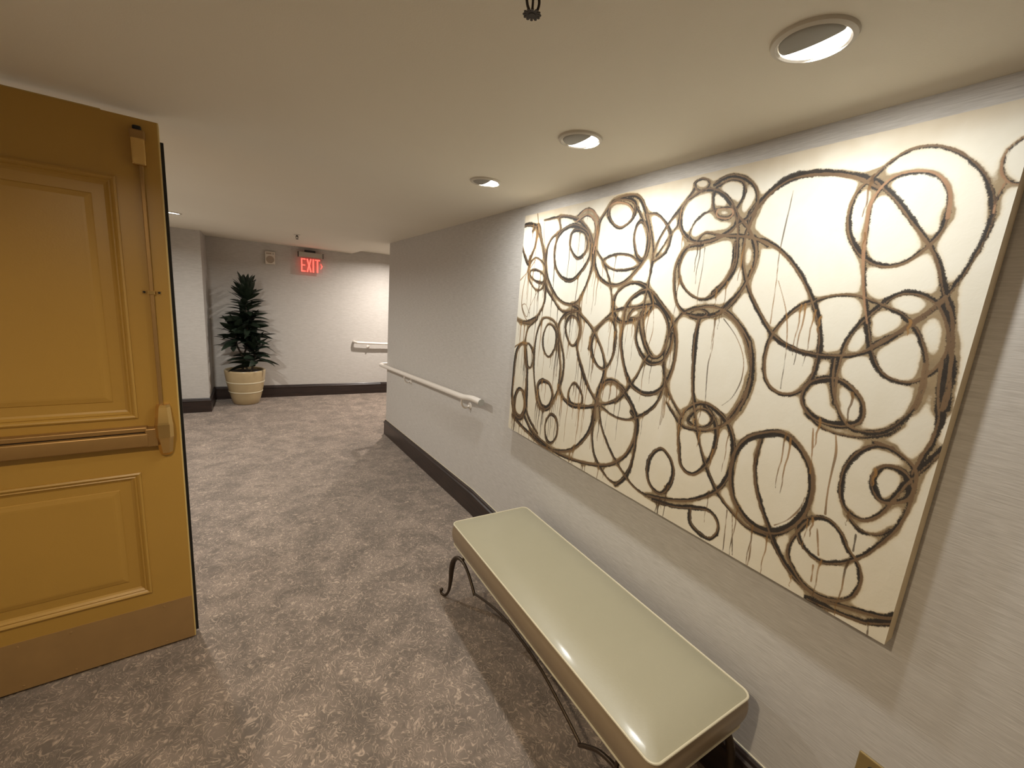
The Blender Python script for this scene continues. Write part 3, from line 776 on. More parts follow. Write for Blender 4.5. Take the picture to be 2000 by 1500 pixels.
def build_painting():
    root = thing('canvas_painting', 'large unframed canvas of brown and black looping circles on cream, hung above the bench', 'painting',
                 (W - 0.003, (PY0 + PY1) / 2, PZ0))
    ny, nz, Y, Z, fd, fb, fp, ft, fw = painting_fields(0.0030)
    V = np.stack([np.full(Y.shape, PX), Y, Z], -1).reshape(-1, 3)
    V = V - np.array(root.location)
    idx = np.arange(ny * nz).reshape(ny, nz)
    F = np.stack([idx[:-1, :-1], idx[:-1, 1:], idx[1:, 1:], idx[1:, :-1]], -1).reshape(-1, 4)
    me = bpy.data.meshes.new('painted_face')
    me.vertices.add(len(V)); me.vertices.foreach_set('co', V.ravel())
    me.loops.add(F.size); me.loops.foreach_set('vertex_index', F.ravel())
    me.polygons.add(len(F)); me.polygons.foreach_set('loop_start', np.arange(0, F.size, 4)); 
    me.update(calc_edges=True)
    me.validate()
    for nm, f in (('fd', fd), ('fb', fb), ('fp', fp), ('ft', ft), ('fw', fw)):
        a = me.attributes.new(nm, 'FLOAT', 'POINT')
        a.data.foreach_set('value', f.ravel().astype(np.float32))
    # the material reads object coordinates: shift them to world scale by moving the mesh, not the shader
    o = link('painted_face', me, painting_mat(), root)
    # stretcher sides wrapped in canvas, with paint carried round the edge
    L = root.location
    bm = bmesh.new()
    box(bm, PX + 0.0004 - L.x, W - 0.004 - L.x, PY0 + 0.0002 - L.y, PY1 - 0.0002 - L.y, PZ0 + 0.0002 - L.z, PZ1 - 0.0002 - L.z)
    m, nt, b = new_mat('canvas_edge')
    v = coords(nt)
    n = smooth(nt, noise(nt, coords(nt, (1, 1, 1)), 6, 3, 0.6), 0.64, 0.70)
    c = mixc(nt, n, mixc(nt, noise(nt, v, 20, 2), srgb(206, 186, 150), srgb(224, 206, 172)), srgb(92, 72, 50))
    nt.links.new(c, b.inputs['Base Color']); b.inputs['Roughness'].default_value = 0.7
    obj('canvas_edge', bm, m, root)['label'] = 'tan wrapped side edges of the canvas'


build_painting()

# ------------------------------------------------------------------ bench
def rounded_rect(x0, x1, y0, y1, r, n=6):
    out = []
    for cx, cy, a0 in ((x1 - r, y1 - r, 0), (x0 + r, y1 - r, 90), (x0 + r, y0 + r, 180), (x1 - r, y0 + r, 270)):
        for k in range(n + 1):
            a = math.radians(a0 + 90 * k / n)
            out.append((cx + r * math.cos(a), cy + r * math.sin(a)))
    return out


def build_bench():
    bx0, bx1, by0, by1 = 0.835, 1.282, 0.508, 1.812
    cx, cy = (bx0 + bx1) / 2, (by0 + by1) / 2
    root = thing('upholstered_bench', 'long cream vinyl bench with piping on bronzed curved iron legs, under the painting', 'bench', (cx, cy, 0))
    hx, hy = (bx1 - bx0) / 2, (by1 - by0) / 2
    zt, zb = 0.460, 0.352

    # crowned top: rings shrink inwards while rising
    def top_mesh():
        bm = bmesh.new()
        rings = []
        N = 14
        for k in range(N + 1):
            t = k / N
            ins = t * (hx - 0.004)
            rise = 0.020 * (1 - (1 - min(1, t * 1.7)) ** 2.4)
            rr = max(0.003, 0.028 * (1 - t))
            rings.append([bm.verts.new((x, y, zt + rise)) for x, y in rounded_rect(-hx + ins, hx - ins, -hy + ins, hy - ins, rr)])
        for a, b2 in zip(rings, rings[1:]):
            L = len(a)
            for i in range(L):
                bm.faces.new((a[i], a[(i + 1) % L], b2[(i + 1) % L], b2[i]))
        bm.faces.new(rings[-1])
        return bm
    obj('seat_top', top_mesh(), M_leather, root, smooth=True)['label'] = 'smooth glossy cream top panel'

    def side_mesh():
        bm = bmesh.new()
        rings = []
        for k in range(11):
            t = k / 10
            z = zt + (zb - zt) * t
            bul = 0.010 * math.sin(PI * t) - 0.006 * t
            rings.append([bm.verts.new((x, y, z)) for x, y in rounded_rect(-hx - bul, hx + bul, -hy - bul, hy + bul, 0.028)])
        for a, b2 in zip(rings, rings[1:]):
            L = len(a)
            for i in range(L):
                bm.faces.new((a[i], a[(i + 1) % L], b2[(i + 1) % L], b2[i]))
        bm.faces.new(rings[-1])
        return bm
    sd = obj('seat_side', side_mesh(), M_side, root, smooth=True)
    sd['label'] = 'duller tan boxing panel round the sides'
    for z, g in ((zt + 0.001, 0.0015), (zb, -0.004)):
        bm = bmesh.new()
        tube(bm, [(x, y, z) for x, y in rounded_rect(-hx - g, hx + g, -hy - g, hy + g, 0.029, 8)], 0.0036, 8, closed=True)
        obj('piping', bm, M_pipe, root, smooth=True)
    # iron apron frame right under the seat
    bm = bmesh.new()
    fr = rounded_rect(-hx + 0.03, hx - 0.03, -hy + 0.03, hy - 0.03, 0.02)
    tube(bm, [(x, y, zb - 0.006) for x, y in fr], 0.006, 8, closed=True)
    obj('frame', bm, M_iron, root, smooth=True)
    # four legs: cabriole out to a curled foot, knee under the seat, inner arm dropping back
    for sx in (-1, 1):
        for sy in (-1, 1):
            bm = bmesh.new()
            ex, ey = -sx * (hx - 0.028), 0
            X = sx * (hx - 0.012)
            pts = [
                (X, sy * (hy - 0.268), 0.222),
                (X, sy * (hy - 0.235), 0.252),
                (X, sy * (hy - 0.185), 0.290),
                (X, sy * (hy - 0.125), 0.308),
                (X + sx * 0.004, sy * (hy - 0.070), 0.300),
                (X + sx * 0.010, sy * (hy - 0.035), 0.262),
                (X + sx * 0.011, sy * (hy - 0.018), 0.200),
                (X + sx * 0.008, sy * (hy - 0.008), 0.130),
                (X + sx * 0.006, sy * (hy + 0.010), 0.060),
                (X + sx * 0.012, sy * (hy + 0.030), 0.020),
                (X + sx * 0.020, sy * (hy + 0.050), 0.0075),
                (X + sx * 0.028, sy * (hy + 0.066), 0.016),
                (X + sx * 0.026, sy * (hy + 0.064), 0.032),
            ]
            C = catmull(pts, False, 6)
            n = len(C)
            rads = []
            for i in range(n):
                t = i / (n - 1)
                rads.append(0.0068 + 0.0075 * math.exp(-((t - 0.46) / 0.15) ** 2))
            tube(bm, C, rads, 10)
            leg = obj('leg', bm, M_iron, root, smooth=True)
            bm = bmesh.new()
            bmesh.ops.create_uvsphere(bm, u_segments=12, v_segments=8, radius=0.0105)
            bmesh.ops.translate(bm, verts=bm.verts, vec=pts[-1])
            obj('foot_ball', bm, M_iron, leg, smooth=True)
            bm = bmesh.new()
            # short stub tying the knee to the frame
            tube(bm, [(X, sy * (hy - 0.12), 0.308), (X - sx * 0.012, sy * (hy - 0.12), 0.350)], 0.007, 8)
            obj('knee_block', bm, M_iron, leg, smooth=True)
    for sx in (-1, 1):
        X = sx * (hx - 0.012)
        bm = bmesh.new()
        C = catmull([(X, -(hy - 0.268), 0.230), (X, -(hy - 0.36), 0.262), (X, -(hy - 0.50), 0.300), (X, 0, 0.310), (X, hy - 0.50, 0.300), (X, hy - 0.36, 0.262), (X, hy - 0.268, 0.230)], False, 8)
        tube(bm, C, 0.0055, 8)
        obj('side_rod', bm, M_iron, root, smooth=True)
    for sy in (-1, 1):
        Yy = sy * (hy - 0.03)
        bm = bmesh.new()
        C = catmull([(-hx + 0.05, Yy, 0.300), (-hx + 0.13, Yy, 0.325), (0, Yy, 0.338), (hx - 0.13, Yy, 0.325), (hx - 0.05, Yy, 0.300)], False, 6)
        tube(bm, C, 0.0055, 8)
        obj('end_rod', bm, M_iron, root, smooth=True)


build_bench()

# ------------------------------------------------------------------ gold door leaf, standing open
def build_door():
    s0 = Vector((-0.2745, 2.0785, 0))
    d = Vector((-0.9966, -0.0827, 0)); d.normalize()
    root = bpy.data.objects.new('door_1', None)
    COL.objects.link(root)
    root.location = s0
    root.rotation_euler = (0, 0, math.atan2(-d.y, -d.x))   # local +x points to the free edge; leaf lies at x<0, camera side is -y
    root['kind'] = 'structure'
    root['label'] = 'ochre painted panel door standing open, with brass exit hardware'
    root['category'] = 'door'
    Wd, Z0, Z1, T = 0.965, 0.012, 2.118, 0.045
    # face at y=0 (camera side is negative y)
    pu = (0.126, 0.835, 1.043, 1.915)       # upper panel s0,s1,z0,z1 (s measured from the free edge)
    pl = (0.133, 0.832, 0.284, 0.821)
    bm = bmesh.new()
    box(bm, -pu[0], -0.0035, 0, T, Z0, Z1)
    box(bm, -Wd, -pu[1], 0, T, Z0, Z1)
    obj('stile', bm, M_door, root)
    bm = bmesh.new()
    box(bm, -pu[1], -pu[0], 0.0, T, Z0, pl[2])
    box(bm, -pu[1], -pu[0], 0.0, T, pl[3], pu[2])
    box(bm, -pu[1], -pu[0], 0.0, T, pu[3], Z1)
    box(bm, -pl[0], -pu[0], 0.0, T, pl[2], pl[3])
    box(bm, -pu[1], -pl[1], 0.0, T, pl[2], pl[3])
    obj('rail', bm, M_door, root)
    prof = [(0.0, 0.0), (0.0, -0.006), (0.006, -0.009), (0.011, -0.006), (0.016, -0.001), (0.020, -0.003), (0.027, 0.004), (0.034, 0.008), (0.040, 0.008)]

    def molding(p):
        bm = bmesh.new()
        a0, a1, z0, z1 = p
        rings = []
        for ins, dep in prof:
            rings.append([bm.verts.new((x, dep, z)) for x, z in ((-a0 - ins, z0 + ins), (-a0 - ins, z1 - ins), (-a1 + ins, z1 - ins), (-a1 + ins, z0 + ins))])
        for r, q in zip(rings, rings[1:]):
            for i in range(4):
                bm.faces.new((r[i], r[(i + 1) % 4], q[(i + 1) % 4], q[i]))
        return bm

    def field(p):
        bm = bmesh.new()
        a0, a1, z0, z1 = p
        rings = []
        for ins, dep in ((0.039, 0.0085), (0.066, 0.0085), (0.069, 0.0055), (0.074, 0.0045), (0.085, 0.002), (0.092, 0.0015)):
            rings.append([bm.verts.new((x, dep, z)) for x, z in ((-a0 - ins, z0 + ins), (-a0 - ins, z1 - ins), (-a1 + ins, z1 - ins), (-a1 + ins, z0 + ins))])
        for r, q in zip(rings, rings[1:]):
            for i in range(4):
                bm.faces.new((r[i], r[(i + 1) % 4], q[(i + 1) % 4], q[i]))
        bm.faces.new(rings[-1])
        box(bm, -a1 + 0.0, -a0, 0.0100, T - 0.002, z0, z1)
        return bm
    for p in (pu, pl):
        f = obj('panel', field(p), M_door, root)
        obj('molding', molding(p), M_door, f)
    obj('free_edge', B(-0.0035, 0.0, 0.0005, T - 0.0005, Z0, Z1), M_edge, root)['label'] = 'pale unpainted edge strip'
    obj('astragal', B(-0.002, 0.0095, T - 0.006, T + 0.006, Z0, 2.065), M_gask, root)['label'] = 'black rubber strip along the free edge'
    kp = obj('kick_plate', B(-Wd + 0.01, -0.0045, -0.0022, 0.0, Z0 + 0.002, 0.218), M_kick, root)
    kp['label'] = 'dull brown metal kick plate across the bottom'
    for s in (0.10, 0.24, 0.38, 0.52, 0.66, 0.8):
        for z in (0.03, 0.20):
            bm = bmesh.new()
            lathe(bm, [(0.0042, -0.0022), (0.0038, -0.0036), (0.001, -0.0041)], 10, mat=Matrix.Rotation(PI / 2, 4, 'X'), org=(-s, -0.0, z), cap1=True)
            for v in bm.verts: v.co.y = -abs(v.co.y)
            obj('screw', bm, M_kick, kp)
    # exit device: faceted brass head, long bar, mounting rail
    dev = obj('exit_device', bmesh.new(), M_brass, root)
    bm = bmesh.new()
    secs = [(1.094, 0.020, 0.026), (1.085, 0.023, 0.032), (1.028, 0.0275, 0.048), (1.020, 0.029, 0.050), (0.968, 0.0285, 0.050), (0.960, 0.026, 0.047), (0.900, 0.0205, 0.032), (0.888, 0.017, 0.022)]
    rings = []
    for z, hw, dp in secs:
        cxx = -0.049
        c = 0.011
        loop = [(cxx - hw, 0), (cxx - hw, -dp + c * 1.2), (cxx - hw + c, -dp), (cxx + hw - c, -dp), (cxx + hw, -dp + c * 1.2), (cxx + hw, 0)]
        rings.append([bm.verts.new((x, y, z)) for x, y in loop])
    for a, b2 in zip(rings, rings[1:]):
        for i in range(6):
            bm.faces.new((a[i], a[(i + 1) % 6], b2[(i + 1) % 6], b2[i]))
    bm.faces.new(rings[0]); bm.faces.new(rings[-1])
    bmesh.ops.recalc_face_normals(bm, faces=bm.faces)
    bm.to_mesh(dev.data); bm.free()
    dev['label'] = 'faceted satin brass head of the exit device'
    obj('device_neck', B(-0.106, -0.070, -0.040, 0, 0.934, 1.006, bevel=0.003), M_barm, root)
    pb = bmesh.new()
    box(pb, -0.93, -0.098, -0.044, -0.012, 0.936, 0.990, bevel=0.006, seg=3)
    obj('push_bar', pb, M_barm, root, smooth=True)
    obj('bar_rail', B(-0.93, -0.100, -0.034, 0.0, 0.994, 1.012, bevel=0.003), M_barm, root)
    obj('bar_shadow_gap', B(-0.93, -0.100, -0.028, 0.0, 0.940, 0.994), M_gask, root)
    # vertical rod with guide and top latch case
    bm = bmesh.new()
    box(bm, -0.0605, -0.0485, -0.014, -0.004, 1.09, 1.965, bevel=0.002)
    rod = obj('vertical_rod', bm, M_barm, root)
    g = obj('rod_guide', B(-0.064, -0.045, -0.018, 0.0, 1.518, 1.532, bevel=0.0015), M_brass, root)
    for s in (-0.076, -0.033):
        obj('guide_ear', B(s - 0.006, s + 0.006, -0.004, 0, 1.519, 1.531), M_brass, g)
        bm = bmesh.new()
        bmesh.ops.create_uvsphere(bm, u_segments=8, v_segments=6, radius=0.004)
        bmesh.ops.translate(bm, verts=bm.verts, vec=(s, -0.005, 1.525))
        obj('guide_screw', bm, M_gask, g)
    lc = obj('latch_case', B(-0.077, -0.038, -0.030, 0.0, 1.962, 2.075, bevel=0.004), M_brass, root)
    obj('latch_bolt', B(-0.070, -0.046, -0.018, -0.002, 2.074, 2.092, bevel=0.004), M_gask, lc)
    obj('latch_cover_cap', B(-0.078, -0.037, -0.031, -0.001, 2.046, 2.076, bevel=0.004), M_barm, lc)
    # pale weather strip on the top edge
    obj('top_seal', B(-Wd, -0.15, 0.012, T - 0.012, Z1, Z1 + 0.006), M_edge, root)


build_door()

# ------------------------------------------------------------------ handrails
def bracket(parent, wx, wy, wz, nx, ny, reach, rz):
    """round wall plate, curved arm up to the rail; (nx,ny) is the wall normal"""
    n = Vector((nx, ny, 0))
    rot = n.to_track_quat('Z', 'Y').to_matrix().to_4x4()
    bm = bmesh.new()
    lathe(bm, [(0.0, 0.0), (0.026, 0.0), (0.026, 0.004), (0.021, 0.008), (0.012, 0.010), (0.0, 0.010)], 20, mat=rot, org=(wx, wy, wz))
    bmesh.ops.remove_doubles(bm, verts=bm.verts, dist=1e-5)
    p = obj('bracket', bm, M_railp, parent, smooth=True)
    bm = bmesh.new()
    C = catmull([(wx + nx * 0.006, wy + ny * 0.006, wz), (wx + nx * reach * 0.6, wy + ny * reach * 0.6, wz - 0.012), (wx + nx * reach, wy + ny * reach, wz + 0.018), (wx + nx * reach, wy + ny * reach, rz)], False, 6)
    tube(bm, C, 0.0075, 10)
    obj('bracket_arm', bm, M_railp, p, smooth=True)
    bm = bmesh.new()
    bmesh.ops.create_uvsphere(bm, u_segments=10, v_segments=6, radius=0.006)
    bmesh.ops.translate(bm, verts=bm.verts, vec=(wx + nx * 0.012, wy + ny * 0.012, wz - 0.012))
    obj('bracket_screw', bm, M_grey, p, smooth=True)


def build_rail_right():
    root = thing('handrail', 'white round handrail running down the ramp on the right wall, curling past the wall corner', 'handrail', (0, 0, 0))
    r = 0.0215
    xr = W - 0.07
    zc = 0.885
    pts = [(xr, 2.46, 0.912), (xr, 2.56, 0.909), (xr, 2.64, 0.900), (xr, 2.74, 0.883), (xr, 2.85, 0.874), (xr, 3.4, 0.836), (xr, 4.2, 0.780), (xr, 4.8, 0.738), (xr, 5.10, 0.716), (xr + 0.012, 5.185, 0.710), (xr + 0.07, 5.225, 0.708), (xr + 0.2, 5.235, 0.704), (1.95, 5.235, 0.690), (2.6, 5.235, 0.66)]
    bm = bmesh.new()
    tube(bm, catmull(pts, False, 8), r, 20)
    obj('rail', bm, M_railp, root, smooth=True)
    bm = bmesh.new()
    tube(bm, [(xr, 2.4595, 0.912), (xr, 2.453, 0.912)], 0.0222, 20)
    obj('end_cap', bm, M_grey, root, smooth=True)
    for y in (2.765, 4.18):
        zr = np.interp(y, [2.74, 2.85, 3.4, 4.2, 4.8], [0.883, 0.874, 0.836, 0.780, 0.738])
        bracket(root, W, y, zr - 0.075, -1, 0, 0.070, zr - r * 0.6)
    bracket(root, 1.9, YC, 0.62, 0, 1, 0.115, 0.69 - r * 0.6)


build_rail_right()


def build_rail_back():
    root = thing('handrail', 'short white handrail on the far back wall by the corridor corner', 'handrail', (0, 0, 0))
    r = 0.019
    yr = YB - 0.085
    pts = [(1.40, YB - 0.004, 0.728), (1.402, YB - 0.035, 0.727), (1.425, YB - 0.072, 0.725), (1.48, yr, 0.722), (1.84, yr, 0.712), (2.05, yr + 0.035, 0.702), (3.4, yr + 0.28, 0.62)]
    bm = bmesh.new()
    tube(bm, catmull(pts, False, 8), r, 16)
    obj('rail', bm, M_railp, root, smooth=True)
    bracket(root, 1.63, YB, 0.645, 0, -1, 0.085, 0.717 - r * 0.6)
    bracket(root, 2.6, YB + 0.143, 0.59, 0, -1, 0.085, 0.668 - r * 0.6)


build_rail_back()

# ------------------------------------------------------------------ downlights
def downlight(x, y, z, label, rad, rz, bulge=0.004, group='recessed downlights in the ceiling'):
    t = thing('downlight', label, 'ceiling light', (x, y, z), rz, group)
    bm = bmesh.new()
    lathe(bm, [(rad * 0.80, 0.004), (rad * 0.80, -0.006), (rad * 0.86, -0.009), (rad * 0.97, -0.006), (rad * 1.0, -0.001), (rad * 1.0, 0.001)], 48)
    obj('trim_ring', bm, M_trim, t, smooth=True)
    # lens: a disc segment on the wall side
    R = rad * 0.79
    cut = -0.02 * rad
    bm = bmesh.new()
    a0 = math.acos(cut / R)
    arc = [(R * math.cos(a0 - 2 * a0 * k / 24), R * math.sin(a0 - 2 * a0 * k / 24)) for k in range(25)]
    top = [bm.verts.new((px, py, -0.003)) for px, py in arc]; bot = [bm.verts.new((px, py, -0.006 - bulge * (1 - (px * px + py * py) / R / R))) for px, py in arc]
    bm.faces.new(top[::-1]); bm.faces.new(bot)
    for i in range(25): bm.faces.new((top[i], top[(i + 1) % 25], bot[(i + 1) % 25], bot[i]))
    obj('lens', bm, M_lens, t)['label'] = 'glowing white lens segment'
    # scoop: quarter dome shielding the room side
    bm = bmesh.new()
    nu, nv = 16, 6
    rows = []
    for j in range(nv + 1):
        f = j / nv
        row = []
        for k in range(nu + 1):
            a = PI / 2 + PI * k / nu
            rr = R * math.cos(f * PI / 2 * 0.999)
            row.append(bm.verts.new((rr * math.cos(a), R * math.sin(a) if False else rr * math.sin(a), -0.004 - 0.007 * math.sin(f * PI / 2))))
        rows.append(row)
    for a, b2 in zip(rows, rows[1:]):
        for k in range(nu):
            try: bm.faces.new((a[k], a[k + 1], b2[k + 1], b2[k]))
            except Exception: pass
    obj('baffle', bm, M_grey, t, smooth=True)['label'] = 'grey half baffle beside the lens'
    return t


downlight(0.948, 0.52, H, 'nearest large downlight above the painting, glowing half lens facing the wall', 0.074, 0)
downlight(0.943, 1.215, H, 'middle downlight of the row above the painting', 0.074, 0)
downlight(0.953, 1.92, H, 'farthest small downlight of the row above the painting', 0.074, 0)
downlight(-0.63, 5.13, H, 'lone distant downlight glowing just beside the ochre door edge', 0.080, -1.5, 0.022)
for lx, ly, lz, lab in ((-0.63, 3.3, H, 'downlight hidden behind the ochre door'), (-0.45, 0.45, H, 'downlight above the camera position'), (0.5, -1.2, H, 'downlight behind the camera position'), (2.05, 6.35, H2, 'downlight in the side passage round the corner')):
    downlight(lx, ly, lz, lab, 0.074, 0)

# ------------------------------------------------------------------ sprinklers
def sprinkler(x, y, label, s=1.0):
    t = thing('sprinkler_head', label, 'sprinkler', (x, y, H), 0, 'ceiling sprinklers')
    bm = bmesh.new()
    lathe(bm, [(0.008, 0.001), (0.036, 0.001), (0.036, -0.003), (0.026, -0.007), (0.010, -0.009), (0.008, -0.009)], 32)
    obj('escutcheon', bm, M_trim, t, smooth=True)
    bm = bmesh.new()
    lathe(bm, [(0.0, 0.0), (0.0095, 0.0), (0.0095, -0.016), (0.013, -0.017), (0.013, -0.022), (0.006, -0.024), (0.0, -0.024)], 12)
    bmesh.ops.remove_doubles(bm, verts=bm.verts, dist=1e-5)
    b = obj('body', bm, M_bronze, t)
    for sx in (-1, 1):
        bm = bmesh.new()
        tube(bm, catmull([(sx * 0.011, 0, -0.020), (sx * 0.013, 0, -0.030), (sx * 0.010, 0, -0.042), (sx * 0.003, 0, -0.050)], False, 5), 0.0024, 8)
        obj('frame_arm', bm, M_bronze, t, smooth=True)
    bm = bmesh.new()
    tube(bm, [(0, 0, -0.024), (0, 0, -0.048)], 0.0022, 8)
    obj('glass_bulb', bm, M_bronze, t, smooth=True)
    bm = bmesh.new()
    lathe(bm, [(0.0, -0.049), (0.006, -0.049), (0.006, -0.053), (0.0, -0.053)], 12)
    bmesh.ops.remove_doubles(bm, verts=bm.verts, dist=1e-5)
    for k in range(12):
        a = 2 * PI * k / 12
        c, s_ = math.cos(a), math.sin(a)
        w = 0.0022
        q = [(0.004, -w), (0.015, -w * 1.15), (0.0165, 0), (0.015, w * 1.15), (0.004, w)]
        lo_ = [bm.verts.new((r_ * c - o_ * s_, r_ * s_ + o_ * c, -0.0525)) for r_, o_ in q]
        hi_ = [bm.verts.new((r_ * c - o_ * s_, r_ * s_ + o_ * c, -0.0512)) for r_, o_ in q]
        bm.faces.new(lo_[::-1]); bm.faces.new(hi_)
        for i in range(5): bm.faces.new((lo_[i], lo_[(i + 1) % 5], hi_[(i + 1) % 5], hi_[i]))
    obj('deflector', bm, M_bronze, t)
    t.scale = (s, s, s)
    return t


sprinkler(0.432, 0.730, 'dark bronze sprinkler head at the top edge of the view')
sprinkler(0.433, 5.565, 'small distant sprinkler head above the exit sign')

# ------------------------------------------------------------------ exit sign
def build_exit():
    Y0 = 7.31
    t = thing('exit_sign', 'edge-lit red exit sign with arrow, under a grey housing on the back wall', 'sign', (0.75, Y0, 2.0))
    L = Vector((0.75, Y0, 2.0))
    def bb(name, m, x0, x1, y0, y1, z0, z1, bev=0.0, par=t):
        return obj(name, B(x0 - L.x, x1 - L.x, y0 - L.y, y1 - L.y, z0 - L.z, z1 - L.z, bevel=bev), m, par)
    hs = bb('housing', M_signbox, 0.585, 0.915, Y0 - 0.025, Y0 + 0.025, 2.008, 2.078)
    for x in (0.575, 0.915): bb('housing_end', M_black, x, x + 0.010, Y0 - 0.026, Y0 + 0.026, 2.004, 2.080, 0, hs)
    bb('canopy', M_black, 0.665, 0.815, Y0 - 0.02, Y0 + 0.02, 2.078, H if False else 2.110)
    bb('mounting_arm', M_black, 0.70, 0.78, Y0 + 0.02, YB, 2.03, 2.10)
    m, nt, b = new_mat('clear_acrylic')
    b.inputs['Base Color'].default_value = (0.95, 0.9, 0.9, 1)
    b.inputs['Transmission Weight'].default_value = 1.0
    b.inputs['IOR'].default_value = 1.1
    b.inputs['Roughness'].default_value = 0.02
    bb('acrylic_panel', m, 0.585, 0.915, Y0 - 0.003, Y0 + 0.003, 1.768, 2.008)
    yl = Y0 - 0.0035
    def poly(name, P, par):
        bm = bmesh.new()
        lo_ = [bm.verts.new((x - L.x, yl - 0.003 - L.y, z - L.z)) for x, z in P]; hi_ = [bm.verts.new((x - L.x, yl - L.y, z - L.z)) for x, z in P]
        bm.faces.new(lo_); bm.faces.new(hi_[::-1])
        n = len(P)
        for i in range(n): bm.faces.new((lo_[i], lo_[(i + 1) % n], hi_[(i + 1) % n], hi_[i]))
        return obj(name, bm, M_red, par)
    z0, z1 = 1.792, 1.985
    h = z1 - z0; w = 0.017
    x = 0.617
    poly('letter_e', [(x, z0), (x + 0.062, z0), (x + 0.062, z0 + w), (x + w, z0 + w), (x + w, z0 + h / 2 - w / 2), (x + 0.054, z0 + h / 2 - w / 2), (x + 0.054, z0 + h / 2 + w / 2), (x + w, z0 + h / 2 + w / 2), (x + w, z1 - w), (x + 0.062, z1 - w), (x + 0.062, z1), (x, z1)], t)
    x = 0.690
    poly('letter_x', [(x, z0), (x + 0.021, z0), (x + 0.036, z0 + h * 0.36), (x + 0.051, z0), (x + 0.072, z0), (x + 0.047, z0 + h / 2), (x + 0.072, z1), (x + 0.051, z1), (x + 0.036, z0 + h * 0.64), (x + 0.021, z1), (x, z1), (x + 0.025, z0 + h / 2)], t)
    x = 0.775
    poly('letter_i', [(x, z0), (x + 0.019, z0), (x + 0.019, z1), (x, z1)], t)
    x = 0.807
    poly('letter_t', [(x + 0.027, z0), (x + 0.045, z0), (x + 0.045, z1 - w), (x + 0.072, z1 - w), (x + 0.072, z1), (x, z1), (x, z1 - w), (x + 0.027, z1 - w)], t)
    x, zc = 0.886, (z0 + z1) / 2
    poly('arrow', [(x, zc - 0.040), (x + 0.006, zc - 0.040), (x + 0.030, zc), (x + 0.006, zc + 0.040), (x, zc + 0.040), (x + 0.014, zc)], t)


build_exit()

# ------------------------------------------------------------------ alarm speaker on the back wall
t = thing('wall_speaker', 'small beige square alarm speaker with a round grille, left of the exit sign', 'speaker', (0.212, YB, 1.94))
obj('housing', B(-0.064, 0.064, -0.045, 0, -0.09, 0.09, bevel=0.006), M_spk, t)
rotf = Matrix.Rotation(PI / 2, 4, 'X')
bm = bmesh.new()
lathe(bm, [(0.0, 0.047), (0.044, 0.047), (0.050, 0.0475), (0.053, 0.044)], 32, mat=rotf, org=(0, 0, -0.022))
bmesh.ops.remove_doubles(bm, verts=bm.verts, dist=1e-5)
obj('grille', bm, M_grille, t, smooth=True)
bm = bmesh.new()
lathe(bm, [(0.0, 0.052), (0.008, 0.052), (0.010, 0.044)], 14, mat=rotf, org=(0.040, 0, 0.062))
bmesh.ops.remove_doubles(bm, verts=bm.verts, dist=1e-5)
obj('strobe_lens', bm, M_grey, t, smooth=True)
obj('label_slot', B(-0.050, 0.018, -0.0462, -0.044, 0.052, 0.074), M_grille, t)

# ------------------------------------------------------------------ outlet plate low on the right wall
t = thing('outlet_plate', 'beige brass-rimmed outlet plate low on the right wall, cut off by the bottom edge', 'wall outlet', (W, 0.222, 0.432))
obj('plate', B(-0.007, 0, -0.038, 0.038, -0.060, 0.060, bevel=0.003), plain('brass_plate', srgb(150, 128, 82), 0.4, 0.4), t)
for dz in (0.026, -0.026):
    bm = bmesh.new()
    lathe(bm, [(0.0, 0.0085), (0.014, 0.0085), (0.0155, 0.006)], 20, mat=Matrix.Rotation(-PI / 2, 4, 'Y'), org=(0, 0, dz))
    bmesh.ops.remove_doubles(bm, verts=bm.verts, dist=1e-5)
    soc = obj('socket', bm, M_gask, t)
bm = bmesh.new()
bmesh.ops.create_uvsphere(bm, u_segments=8, v_segments=6, radius=0.003)
bmesh.ops.translate(bm, verts=bm.verts, vec=(-0.0075, 0, 0))
obj('plate_screw', bm, M_brass, t)

